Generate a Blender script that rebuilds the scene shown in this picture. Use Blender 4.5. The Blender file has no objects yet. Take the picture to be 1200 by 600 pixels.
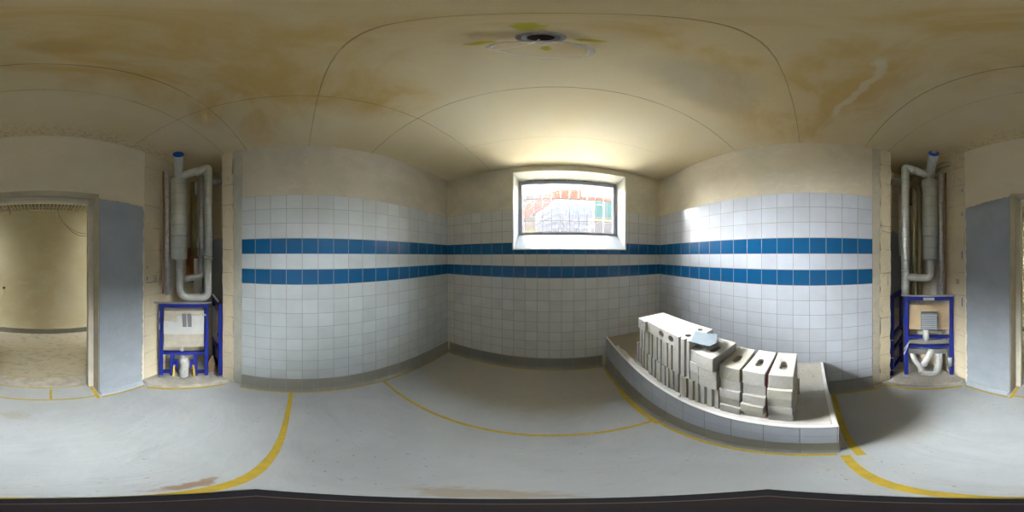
import bpy, bmesh, math, random
from mathutils import Vector, Matrix
from mathutils.geometry import tessellate_polygon

random.seed(7)
S = bpy.context.scene
C = S.collection
PI = math.pi
R = math.radians

# ------------------------------------------------------------------ camera, light, exposure
CAM = (0.0, 0.0, 1.65)
cd = bpy.data.cameras.new('camera')
cam = bpy.data.objects.new('camera', cd); C.objects.link(cam)
cd.type = 'PANO'
try:
    cd.cycles.panorama_type = 'EQUIRECTANGULAR'
except Exception:
    pass
try:
    cd.panorama_type = 'EQUIRECTANGULAR'
except Exception:
    pass
cd.clip_start = 0.02
cam.location = CAM
cam.rotation_euler = (R(90), 0, R(15))
S.camera = cam
S.view_settings.view_transform = 'Standard'
S.view_settings.look = 'None'
S.view_settings.exposure = 0.17
S.view_settings.gamma = 1.0
S.view_settings.use_curve_mapping = False
S.cycles.use_denoising = True
S.cycles.max_bounces = 16
S.cycles.diffuse_bounces = 12
S.cycles.glossy_bounces = 4
S.cycles.sample_clamp_indirect = 6.0
S.cycles.use_adaptive_sampling = False

w = bpy.data.worlds.new('World'); S.world = w; w.use_nodes = True
bg = w.node_tree.nodes['Background']
bg.inputs[0].default_value = (0.86, 0.93, 1.0, 1); bg.inputs[1].default_value = 1.5

sl = bpy.data.lights.new('sky_sun', 'SUN'); so = bpy.data.objects.new('sky_sun', sl); C.objects.link(so)
sl.energy = 228.0; sl.angle = R(98); sl.color = (0.98, 0.985, 1.0)
so.rotation_euler = (R(-50), 0, 0); so.location = (0.3, 6, 6)
# added upward sun lamp that brightens the ceiling, standing in for ground bounce
sl2 = bpy.data.lights.new('added_up_fill', 'SUN'); so2 = bpy.data.objects.new('added_up_fill', sl2); C.objects.link(so2)
sl2.energy = 62.0; sl2.angle = R(112); sl2.color = (1.0, 0.96, 0.90)
so2.rotation_euler = (R(-100), 0, 0); so2.location = (0.3, 6, -2)

# ------------------------------------------------------------------ dimensions
XL, XR, YW, YB, ZC = -1.55, 1.50, 2.01, -1.38, 2.91      # left, right, window wall, back wall, ceiling
H = 1.65                                                  # lens height
TP = 0.1483
ZT = 0.614 + H                                            # top of the tiles
ZBASE = ZT - 14 * TP                                      # top of the cove skirting
def pt(px, py, r):
    t = R((px - 650) * 0.3); return Vector((r * math.sin(t), r * math.cos(t), H + r * math.tan(R((300 - py) * 0.3))))
def gp(px, r, z=0.0):
    t = R((px - 650) * 0.3); return Vector((r * math.sin(t), r * math.cos(t), z))

# ------------------------------------------------------------------ materials
def newmat(name):
    m = bpy.data.materials.new(name); m.use_nodes = True
    nt = m.node_tree; b = nt.nodes['Principled BSDF']; return m, nt, b
class N:
    """tiny node writer"""
    def __init__(s, nt): s.nt = nt
    def n(s, t, **k):
        x = s.nt.nodes.new(t)
        for a, v in k.items(): setattr(x, a, v)
        return x
    def l(s, a, b): s.nt.links.new(a, b)
    def put(s, sock, v):
        if isinstance(v, (int, float)): sock.default_value = v
        elif isinstance(v, tuple): sock.default_value = v if len(v) == 4 or len(sock.default_value) == 3 else (*v, 1)
        else: s.l(v, sock)
    def m(s, op, a, b=0.0, c=None):
        x = s.n('ShaderNodeMath', operation=op); s.put(x.inputs[0], a); s.put(x.inputs[1], b)
        if c is not None: s.put(x.inputs[2], c)
        return x.outputs[0]
    def mix(s, f, a, b, mode='MIX'):
        x = s.n('ShaderNodeMix', data_type='RGBA', blend_type=mode)
        s.put(x.inputs[0], f); s.put(x.inputs[6], a); s.put(x.inputs[7], b); return x.outputs[2]
    def noise(s, vec, scale, detail=4, rough=.55, dist=0.0):
        x = s.n('ShaderNodeTexNoise'); s.l(vec, x.inputs['Vector']); x.inputs['Scale'].default_value = scale
        x.inputs['Detail'].default_value = detail; x.inputs['Roughness'].default_value = rough
        x.inputs['Distortion'].default_value = dist; return x.outputs[0]
    def ramp(s, f, lo, hi):
        x = s.n('ShaderNodeMapRange'); x.interpolation_type = 'SMOOTHSTEP'; s.put(x.inputs[0], f); x.inputs[1].default_value = lo; x.inputs[2].default_value = hi
        return x.outputs[0]
    def pos(s): return s.n('ShaderNodeNewGeometry').outputs['Position']
    def obj(s): return s.n('ShaderNodeTexCoord').outputs['Object']
    def xyz(s, v):
        x = s.n('ShaderNodeSeparateXYZ'); s.l(v, x.inputs[0]); return x.outputs
    def scale(s, v, sc):
        x = s.n('ShaderNodeMapping'); s.l(v, x.inputs[0]); x.inputs['Scale'].default_value = sc; return x.outputs[0]
    def bump(s, h, strength, dist, b):
        x = s.n('ShaderNodeBump'); x.inputs['Strength'].default_value = strength; x.inputs['Distance'].default_value = dist
        s.l(h, x.inputs['Height']); s.l(x.outputs[0], b.inputs['Normal'])

def plain(name, col, rough=.6, metal=0.0, var=0.0, vs=8.0, bump=0.0, bs=40.0, col2=None, spec=None):
    m, nt, b = newmat(name); g = N(nt); v = g.obj()
    c2 = col2 or tuple(c * (1 - var) for c in col)
    if var or col2:
        f = g.ramp(g.noise(v, vs, 5), .35, .65); g.l(g.mix(f, (*col, 1), (*c2, 1)), b.inputs['Base Color'])
    else: b.inputs['Base Color'].default_value = (*col, 1)
    b.inputs['Roughness'].default_value = rough; b.inputs['Metallic'].default_value = metal
    if spec is not None: b.inputs['Specular IOR Level'].default_value = spec
    if bump: g.bump(g.noise(v, bs, 4), bump, .01, b)
    return m

def plaster(name, a, b_, c, scale=2.2, bump=.35):
    """trowelled plaster: two broad tones, pale scrapes and small pits"""
    m, nt, b = newmat(name); g = N(nt); v = g.pos()
    f1 = g.ramp(g.noise(v, scale, 6, .6, .4), .35, .68)
    f2 = g.ramp(g.noise(g.scale(v, (1, 1, 2.2)), scale * 3.3, 6, .65, .8), .52, .72)
    f3 = g.ramp(g.noise(v, 55, 2), .70, .78)
    col = g.mix(f1, (*a, 1), (*b_, 1)); col = g.mix(g.m('MULTIPLY', f2, .55), col, (*c, 1))
    col = g.mix(g.m('MULTIPLY', f3, .5), col, tuple(x * .55 for x in a) + (1,))
    g.l(col, b.inputs['Base Color']); b.inputs['Roughness'].default_value = .85; b.inputs['Specular IOR Level'].default_value = .25
    g.bump(g.noise(v, 14, 8, .65), bump, .012, b)
    return m

def tile_mat(name, axis, phase, pu, white, blue=True, grout=(.30, .31, .32), rough=.16, z0=None, pz=TP, jit=.05, gw=.0022):
    m, nt, b = newmat(name); g = N(nt); v = g.pos(); x = g.xyz(v)
    u = g.m('DIVIDE', g.m('SUBTRACT', x[axis], phase), pu)
    r = g.m('DIVIDE', g.m('SUBTRACT', ZT if z0 is None else z0, x[2]), pz)
    fu = g.m('FRACT', u); fr = g.m('FRACT', r)
    du = g.m('MULTIPLY', g.m('MINIMUM', fu, g.m('SUBTRACT', 1.0, fu)), pu)
    dr = g.m('MULTIPLY', g.m('MINIMUM', fr, g.m('SUBTRACT', 1.0, fr)), pz)
    d = g.m('MINIMUM', du, dr)
    mask = g.ramp(d, gw * .7, gw * 1.25)                 # 1 on the tile, 0 in the joint
    iu = g.m('FLOOR', u); ir = g.m('FLOOR', r)
    cx = g.n('ShaderNodeCombineXYZ'); g.l(iu, cx.inputs[0]); g.l(ir, cx.inputs[1])
    wn = g.n('ShaderNodeTexWhiteNoise', noise_dimensions='3D'); g.l(cx.outputs[0], wn.inputs['Vector'])
    k = g.m('ADD', 1 - jit, g.m('MULTIPLY', wn.outputs[0], jit * 2))
    dirt = g.noise(v, 6, 5)
    base = g.mix(g.ramp(dirt, .3, .75), (*white, 1), tuple(c * .93 for c in white) + (1,))
    if blue:
        b3 = g.m('COMPARE', ir, 3.0, .2); b5 = g.m('COMPARE', ir, 5.0, .2)
        isb = g.m('ADD', b3, b5)
        base = g.mix(isb, base, (.005, .09, .235, 1))
    hs = g.n('ShaderNodeHueSaturation'); g.l(base, hs.inputs['Color']); g.l(k, hs.inputs['Value'])
    g.l(g.mix(mask, (*grout, 1), hs.outputs[0]), b.inputs['Base Color'])
    g.l(g.m('SUBTRACT', .8, g.m('MULTIPLY', mask, .8 - rough)), b.inputs['Roughness'])
    h = g.m('ADD', g.ramp(d, 0.0, gw * 2.2), g.m('MULTIPLY', g.noise(v, 9, 2), .35))
    g.bump(h, .35, .0035, b)
    return m

M = {}
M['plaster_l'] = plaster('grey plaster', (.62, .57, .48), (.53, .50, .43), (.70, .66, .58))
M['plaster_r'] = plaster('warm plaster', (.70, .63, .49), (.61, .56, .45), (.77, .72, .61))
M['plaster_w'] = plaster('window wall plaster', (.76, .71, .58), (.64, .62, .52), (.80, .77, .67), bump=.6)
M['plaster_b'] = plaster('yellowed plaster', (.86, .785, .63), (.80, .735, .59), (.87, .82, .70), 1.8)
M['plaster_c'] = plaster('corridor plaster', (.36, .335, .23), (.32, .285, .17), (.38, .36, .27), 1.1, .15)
M['mortar'] = plaster('grey mortar', (.44, .455, .41), (.52, .51, .44), (.58, .56, .49), 6, .8)
M['mortar2'] = plaster('tan mortar', (.58, .53, .41), (.50, .47, .38), (.64, .60, .50), 6, .8)
M['grey_coat'] = plain('blue grey render coat', (.37, .415, .47), .75, var=.1, vs=5, bump=.15, bs=30)
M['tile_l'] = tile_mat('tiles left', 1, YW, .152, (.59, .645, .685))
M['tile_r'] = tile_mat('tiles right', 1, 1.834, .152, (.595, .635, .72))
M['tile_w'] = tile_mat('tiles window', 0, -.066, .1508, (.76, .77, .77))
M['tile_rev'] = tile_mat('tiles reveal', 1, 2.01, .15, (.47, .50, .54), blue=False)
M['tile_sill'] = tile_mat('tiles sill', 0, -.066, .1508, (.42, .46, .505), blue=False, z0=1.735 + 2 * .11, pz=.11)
M['tile_pf'] = tile_mat('tiles plinth front', 1, .043, .152, (.55, .60, .70), blue=False, z0=ZBASE + 3 * TP)
M['tile_pe'] = tile_mat('tiles plinth end', 0, .653, .152, (.50, .52, .56), blue=False, z0=ZBASE + 3 * TP)
olive = (.29, .29, .26)
M['cove_y'] = tile_mat('cove tiles y', 1, YW, .152, olive, blue=False, z0=5.0, pz=9.0, grout=(.36, .36, .34), rough=.3)
M['cove_x'] = tile_mat('cove tiles x', 0, -.066, .1508, olive, blue=False, z0=5.0, pz=9.0, grout=(.36, .36, .34), rough=.3)
M['cove_d'] = plain('dark olive cove', (.10, .095, .07), .5, var=.2)
M['dark_skin'] = plain('added dark outer skin', (.045, .028, .022), .85, var=.4, vs=30)
M['white_edge'] = plain('white edge trim', (.80, .80, .80), .35)
M['galv'] = plain('galvanised sheet', (.70, .73, .72), .42, .45, col2=(.58, .61, .60), vs=9, bump=.05, bs=60)
def spiro(name, col, col2, pitch):
    m, nt, b = newmat(name); g = N(nt); v = g.obj(); x = g.xyz(v)
    th = g.m('DIVIDE', g.m('ARCTAN2', x[1], x[0]), 2 * PI)
    f = g.m('FRACT', g.m('DIVIDE', x[2], pitch)); d = g.m('MINIMUM', f, g.m('SUBTRACT', 1.0, f)); k = g.ramp(d, .0, .05)
    c = g.mix(g.ramp(g.noise(v, 8, 4), .35, .65), (*col, 1), (*col2, 1)); g.l(g.mix(k, tuple(q * .72 for q in col) + (1,), c), b.inputs['Base Color'])
    b.inputs['Metallic'].default_value = .45; b.inputs['Roughness'].default_value = .42
    g.bump(k, .5, .003, b); return m
M['spiro'] = spiro('spiral seam duct metal', (.70, .73, .71), (.60, .63, .61), .12)
M['foil'] = plain('crinkled foil', (.86, .84, .90), .38, .4, var=.25, vs=30, bump=.9, bs=60)
M['copper'] = plain('brown pipe', (.33, .20, .12), .45, .4, var=.2)
M['tan_pipe'] = plain('tan insulation', (.52, .46, .30), .8, var=.2, bump=.3)
M['dark_pipe'] = plain('olive insulation', (.30, .27, .13), .8, var=.2)
M['blue_cap'] = plain('blue plastic cap', (.005, .075, .52), .4)
M['blue_steel'] = plain('blue powder coated steel', (.010, .024, .28), .38, var=.15, vs=20)
M['zinc'] = plain('zinc plated steel', (.62, .62, .62), .4, .9)
M['white_pl'] = plain('white plastic', (.74, .75, .74), .35, var=.06, vs=12)
M['board'] = plain('tan mounting board', (.62, .47, .30), .8, var=.12, vs=10)
M['grey_pl'] = plain('grey plastic', (.26, .30, .33), .5)
M['grey_stripe'] = plain('grey sticker', (.20, .21, .22), .5)
M['wrap'] = plain('plastic wrapped pipe', (.60, .61, .60), .35, var=.25, vs=35, bump=.6, bs=30)
M['cream_wrap'] = plain('cream polystyrene cistern', (.62, .58, .48), .7, var=.15, vs=10, bump=.2)
M['yellow_pl'] = plain('yellow plastic sleeve', (.75, .52, .02), .4)
M['black_rub'] = plain('black rubber', (.012, .012, .014), .5)
M['block'] = plain('calcium silicate', (.66, .65, .62), .9, var=.08, vs=14, bump=.25, bs=70, spec=.2)
M['block2'] = plain('calcium silicate cream', (.63, .605, .53), .9, var=.10, vs=12, bump=.25, bs=70, spec=.2)
for k_ in ('block', 'block2'):
    nt_ = M[k_].node_tree; g_ = N(nt_); b_ = nt_.nodes['Principled BSDF']; src = b_.inputs['Base Color'].links[0].from_socket
    oi = g_.n('ShaderNodeObjectInfo'); hs_ = g_.n('ShaderNodeHueSaturation'); g_.l(src, hs_.inputs['Color'])
    g_.l(g_.m('ADD', .84, g_.m('MULTIPLY', oi.outputs['Random'], .20)), hs_.inputs['Value']); g_.l(hs_.outputs[0], b_.inputs['Base Color'])
M['orange'] = plain('bare orange brick', (.58, .27, .11), .9, var=.35, vs=9, bump=.5)
M['brown_bd'] = plain('brown cardboard', (.25, .17, .09), .9, var=.3, vs=8)
M['steel_fr'] = plain('grey window frame', (.30, .32, .40), .45, .2, var=.15, vs=6)
M['door_fr'] = plain('off white painted steel', (.66, .63, .54), .45, var=.08)
M['wood_ceil'] = plain('slatted ceiling', (.50, .46, .33), .7, var=.1)
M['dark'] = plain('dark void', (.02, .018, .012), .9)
M['cable_w'] = plain('white cable', (.93, .91, .88), .45)
M['cable_d'] = plain('grey brown cable', (.22, .20, .12), .6)
M['hole'] = plain('dark brown cavity', (.035, .015, .012), .9)
M['collar'] = plain('lilac metal collar', (.42, .40, .42), .5, .5, var=.3, vs=60)
M['bar2'] = plain('pale scaffold tube', (.45, .47, .5), .5)
M['bar'] = plain('dark grille bar', (.05, .055, .06), .5, .3)
M['pit'] = plain('dusty screed edge', (.55, .53, .47), .9, var=.2, vs=9, bump=.4, col2=(.42, .40, .35))
M['red'] = plain('red plastic', (.35, .02, .03), .5)
M['sheet_grey'] = plain('pale blue grey sheet', (.48, .54, .59), .5, var=.05)
M['sheet_grey2'] = plain('blue grey sheet', (.22, .265, .31), .5, var=.08)
M['maroon'] = plain('dark maroon lacquer', (.014, .004, .006), .5)
M['navy'] = plain('black navy lacquer', (.003, .0035, .009), .45)
M['silver'] = plain('dull silver strip', (.16, .15, .16), .35, .6)
M['mark_blue'] = plain('blue chalk', (.05, .14, .42), .8)
M['mark_dark'] = plain('pencil mark', (.12, .10, .07), .8)
M['glow'] = plain('lamp', (.9, .9, .85))
bb = M['glow'].node_tree.nodes['Principled BSDF']; bb.inputs['Emission Color'].default_value = (1, .86, .6, 1); bb.inputs['Emission Strength'].default_value = 6

def glass_mat():
    m, nt, b = newmat('window glass'); g = N(nt)
    t = g.n('ShaderNodeBsdfTransparent'); t.inputs[0].default_value = (.97, .985, .98, 1)
    gl = g.n('ShaderNodeBsdfGlossy'); gl.inputs['Roughness'].default_value = .02
    fr = g.n('ShaderNodeFresnel'); fr.inputs[0].default_value = 1.45
    mx = g.n('ShaderNodeMixShader'); g.l(g.m('MULTIPLY', fr.outputs[0], .7), mx.inputs[0]); g.l(t.outputs[0], mx.inputs[1]); g.l(gl.outputs[0], mx.inputs[2])
    g.l(mx.outputs[0], nt.nodes['Material Output'].inputs[0]); return m
M['glass'] = glass_mat()
def film(name, col, alpha):
    m, nt, b = newmat(name); g = N(nt)
    t = g.n('ShaderNodeBsdfTransparent'); t.inputs[0].default_value = (1, 1, 1, 1)
    d = g.n('ShaderNodeBsdfTranslucent'); d.inputs[0].default_value = (*col, 1)
    d2 = g.n('ShaderNodeBsdfDiffuse'); d2.inputs[0].default_value = (*col, 1)
    a = g.n('ShaderNodeMixShader'); a.inputs[0].default_value = .0005; g.l(d2.outputs[0], a.inputs[1]); g.l(d.outputs[0], a.inputs[2])
    mx = g.n('ShaderNodeMixShader'); mx.inputs[0].default_value = alpha; g.l(t.outputs[0], mx.inputs[1]); g.l(a.outputs[0], mx.inputs[2])
    g.l(mx.outputs[0], nt.nodes['Material Output'].inputs[0]); return m
M['film_red'] = film('red translucent film', (.55, .27, .22), .85)
M['film_pink'] = film('pink translucent film', (.58, .34, .32), .65)
M['film_grey'] = film('milky translucent film', (.40, .41, .46), .65)
M['fac'] = plain('pale facade', (.38, .36, .37), .9, var=.06)
M['fac_teal'] = plain('teal glazing', (.16, .32, .33), .3)
M['fac_frame'] = plain('white window bars', (.5, .5, .5), .6)
M['yel_out'] = plain('yellow painted steel', (.75, .55, .10), .5)
M['ground_out'] = plain('dark asphalt', (.035, .035, .04), .9, var=.1, bump=.3)
M['paint_out'] = plain('outer wall render', (.6, .58, .52), .9, var=.1)

def tape_mat():
    m, nt, b = newmat('yellow masking tape'); g = N(nt); v = g.pos()
    f = g.ramp(g.noise(v, 22, 5), .35, .75)
    c = g.mix(f, (.55, .385, .03, 1), (.43, .33, .06, 1)); f2 = g.ramp(g.noise(v, 60, 3), .66, .75)
    g.l(g.mix(g.m('MULTIPLY', f2, .5), c, (.28, .20, .08, 1)), b.inputs['Base Color']); b.inputs['Roughness'].default_value = .6
    return m
M['tape'] = tape_mat()

def blob(g, x, cx, cy, rx, ry, v, soft=.6, ns=6, na=.5, ang=0.0):
    """soft-edged irregular patch around a place on a level surface"""
    a = g.m('SUBTRACT', x[0], cx); c = g.m('SUBTRACT', x[1], cy)
    ca, sa = math.cos(ang), math.sin(ang)
    a2 = g.m('ADD', g.m('MULTIPLY', a, ca), g.m('MULTIPLY', c, sa)); c2 = g.m('SUBTRACT', g.m('MULTIPLY', c, ca), g.m('MULTIPLY', a, sa))
    d = g.m('SQRT', g.m('ADD', g.m('POWER', g.m('ABSOLUTE', g.m('DIVIDE', a2, rx)), 2.0), g.m('POWER', g.m('ABSOLUTE', g.m('DIVIDE', c2, ry)), 2.0)))
    d = g.m('ADD', d, g.m('MULTIPLY', g.m('SUBTRACT', g.noise(v, ns, 4), .5), na * 2))
    x_ = g.n('ShaderNodeMapRange'); x_.interpolation_type = 'SMOOTHSTEP'; g.l(d, x_.inputs[0])
    x_.inputs[1].default_value = 1 + soft / 2; x_.inputs[2].default_value = 1 - soft / 2
    return x_.outputs[0]

def floor_mat():
    m, nt, b = newmat('white protective fleece'); g = N(nt); v = g.pos(); x = g.xyz(v)
    c = g.mix(g.ramp(g.noise(v, 1.6, 6, .6, .3), .35, .7), (.475, .505, .53, 1), (.415, .44, .465, 1))
    c = g.mix(g.m('MULTIPLY', g.ramp(g.noise(v, 3.2, 6, .7, .5), .55, .75), .35), c, (.50, .48, .42, 1))
    # tan dust with shade painted in under the window
    c = g.mix(g.m('MULTIPLY', blob(g, x, -.25, 1.62, 1.15, .50, v, .7, 3, .25), .55), c, (.46, .41, .30, 1))
    c = g.mix(g.m('MULTIPLY', blob(g, x, 1.12, -.48, .5, .32, v, .35, 3, .1), .45), c, (.42, .39, .33, 1))  # brownish shadow cast by the plinth end, painted into the floor
    for (cx, cy, rx, ry, col, am) in ((.20, -1.10, .085, .06, (.42, .40, .34), .75), (-.215, -.168, .075, .020, (.30, .20, .13), .9),
                                      (-.28, -.175, .04, .012, (.33, .24, .17), .8), (-.085, .165, .10, .045, (.40, .35, .28), .9)):
        c = g.mix(g.m('MULTIPLY', blob(g, x, cx, cy, rx, ry, v, .7, 26, 1.1), am), c, (*col, 1))
    sp = g.ramp(g.noise(g.scale(v, (1, 2, 1)), 26, 3, .6), .64, .70); ms = g.ramp(g.noise(v, 2.1, 3), .44, .58)
    c = g.mix(g.m('MULTIPLY', g.m('MULTIPLY', sp, ms), .75), c, (.27, .22, .17, 1))
    cor = g.ramp(x[1], -1.76, -1.80); vein = g.ramp(g.noise(g.scale(v, (1, 2.2, 1)), 4, 6, .7, 1.5), .50, .62)
    c = g.mix(cor, c, g.mix(g.m('MULTIPLY', vein, .7), (.47, .44, .34, 1), (.33, .29, .20, 1)))
    g.l(c, b.inputs['Base Color']); b.inputs['Roughness'].default_value = .75; b.inputs['Specular IOR Level'].default_value = .25
    g.bump(g.noise(g.scale(v, (1.0, 2.2, 1)), 2.6, 4, .5, .6), .5, .02, b); return m
M['floor'] = floor_mat()

def ceiling_mat():
    m, nt, b = newmat('stained concrete ceiling'); g = N(nt); v = g.pos(); x = g.xyz(v)
    c = g.mix(g.ramp(g.noise(v, 1.3, 6, .6, .4), .35, .7), (.80, .68, .44, 1), (.83, .735, .53, 1))
    st = g.ramp(g.noise(g.scale(v, (1.0, 1.5, 1)), 2.1, 6, .62, .5), .40, .64)
    reg = g.m('MAXIMUM', g.m('MAXIMUM', blob(g, x, .62, .05, .75, .42, v, 1.0, 3, .3), blob(g, x, -.35, -.25, .85, .45, v, 1.0, 3, .3)),
              g.m('MAXIMUM', blob(g, x, -.75, .25, .25, .35, v, 1.0, 3, .3), blob(g, x, 0, 0, .40, .16, v, .8, 4, .2)))
    c = g.mix(g.m('MULTIPLY', g.m('MULTIPLY', st, reg), .9), c, (.62, .36, .06, 1))
    c = g.mix(g.m('MULTIPLY', blob(g, x, -.05, -.37, .09, .06, v, .8, 6, .3), .75), c, (.42, .20, .02, 1))
    c = g.mix(g.m('MULTIPLY', reg, .6), c, (.68, .52, .235, 1))
    c = g.mix(g.m('MULTIPLY', blob(g, x, .62, .42, .32, .18, v, .8, 5, .4), .5), c, (.50, .46, .36, 1))
    # pale water mark, a wandering ring segment
    wv = g.m('ADD', g.m('ADD', -.20, g.m('MULTIPLY', g.m('SINE', g.m('MULTIPLY', x[0], 7.0)), .05)), g.m('MULTIPLY', g.m('SUBTRACT', g.noise(v, 7, 4), .5), .12))
    dd = g.m('ABSOLUTE', g.m('SUBTRACT', x[1], wv)); band = g.ramp(dd, .030, .012)
    lim = g.m('MULTIPLY', g.ramp(x[0], .40, .46), g.ramp(x[0], 1.12, 1.02))
    c = g.mix(g.m('MULTIPLY', g.m('MULTIPLY', band, lim), .6), c, (.80, .74, .60, 1))
    # yellow spray marks round the outlet
    for (cx, cy, rx, ry) in ((-.035, .205, .022, .028), (-.022, .385, .012, .020), (-.150, .305, .032, .012), (.070, .312, .032, .010)):
        c = g.mix(g.m('MULTIPLY', blob(g, x, cx, cy, rx, ry, v, .8, 55, .8), .9), c, (.47, .44, .015, 1))
    # brown speckle, denser towards the wall by the door
    c = g.mix(g.m('MULTIPLY', g.m('MULTIPLY', g.ramp(x[1], -1.1, -1.36), g.ramp(g.noise(v, 40, 3), .45, .7)), .45), c, (.33, .24, .13, 1))
    # shutter board joints
    wob = g.m('MULTIPLY', g.m('SUBTRACT', g.noise(v, 5, 3), .5), .012)
    d = None
    for ax, p, am, lo, hi in ((1, .10, .65, -2, 2), (1, .745, .8, -2, 2), (0, -.837, .7, -2, 2.2), (1, -.52, .9, -2, 2), (1, -.77, .6, -2, 2), (1, 1.40, .35, -.9, 1.6)):
        q = g.m('ABSOLUTE', g.m('ADD', g.m('SUBTRACT', x[ax], p), wob)); l = g.m('MULTIPLY', g.ramp(q, .0038, .0012), am)
        if lo > -1: l = g.m('MULTIPLY', l, g.ramp(x[0], lo, lo + .1))
        d = l if d is None else g.m('MAXIMUM', d, l)
    brk = g.ramp(g.noise(v, 3.5, 4), .30, .55)
    d = g.m('MULTIPLY', d, g.m('ADD', .35, g.m('MULTIPLY', brk, .55)))
    c = g.mix(d, c, (.15, .115, .06, 1))
    g.l(c, b.inputs['Base Color']); b.inputs['Roughness'].default_value = .85; b.inputs['Specular IOR Level'].default_value = .2
    h = g.m('SUBTRACT', g.m('MULTIPLY', g.noise(v, 3, 7, .6), .6), g.m('MULTIPLY', d, .4)); g.bump(h, .35, .03, b)
    return m
M['ceiling'] = ceiling_mat()

def masonry_mat(name, axis, course, a, b_, joint=(.40, .33, .22)):
    m, nt, b = newmat(name); g = N(nt); v = g.pos(); x = g.xyz(v)
    wob = g.m('MULTIPLY', g.m('SUBTRACT', g.noise(v, 9, 4), .5), .02)
    f = g.m('FRACT', g.m('DIVIDE', g.m('ADD', x[2], wob), course)); d = g.m('MULTIPLY', g.m('MINIMUM', f, g.m('SUBTRACT', 1.0, f)), course)
    j = g.ramp(d, .006, .002)
    c = g.mix(g.ramp(g.noise(v, 3.5, 6), .35, .7), (*a, 1), (*b_, 1))
    vo = g.n('ShaderNodeTexVoronoi', feature='DISTANCE_TO_EDGE'); g.l(g.scale(v, (1, 1, .6)), vo.inputs['Vector']); vo.inputs['Scale'].default_value = 6
    cr = g.m('MULTIPLY', g.ramp(vo.outputs[0], .012, .003), g.ramp(g.noise(v, 4, 2), .52, .6))
    j = g.m('MAXIMUM', g.m('MULTIPLY', j, g.m('MULTIPLY', g.ramp(g.noise(v, 5, 2), .35, .6), .6)), g.m('MULTIPLY', cr, .8))
    g.l(g.mix(j, c, (*joint, 1)), b.inputs['Base Color']); b.inputs['Roughness'].default_value = .9
    g.bump(g.m('SUBTRACT', g.noise(v, 12, 8, .65), g.m('MULTIPLY', j, .8)), .6, .015, b); return m
M['masonry'] = masonry_mat('bare cream masonry', 0, .245, (.74, .65, .47), (.68, .60, .44))
M['masonry2'] = masonry_mat('bare shaft masonry', 0, .245, (.66, .59, .42), (.72, .64, .49))

def screed_mat():
    m, nt, b = newmat('dusty plinth screed'); g = N(nt); v = g.pos(); x = g.xyz(v)
    c = g.mix(g.ramp(g.noise(v, 4, 6, .6), .35, .7), (.52, .50, .44, 1), (.60, .59, .55, 1))
    c = g.mix(g.m('MULTIPLY', g.ramp(x[1], 1.25, 1.45), .85), c, (.30, .26, .18, 1))
    c = g.mix(g.m('MULTIPLY', g.ramp(g.noise(v, 24, 4), .62, .7), .6), c, (.20, .16, .10, 1))
    g.l(c, b.inputs['Base Color']); b.inputs['Roughness'].default_value = .9; g.bump(g.noise(v, 18, 6), .5, .012, b); return m
M['screed'] = screed_mat()

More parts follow.
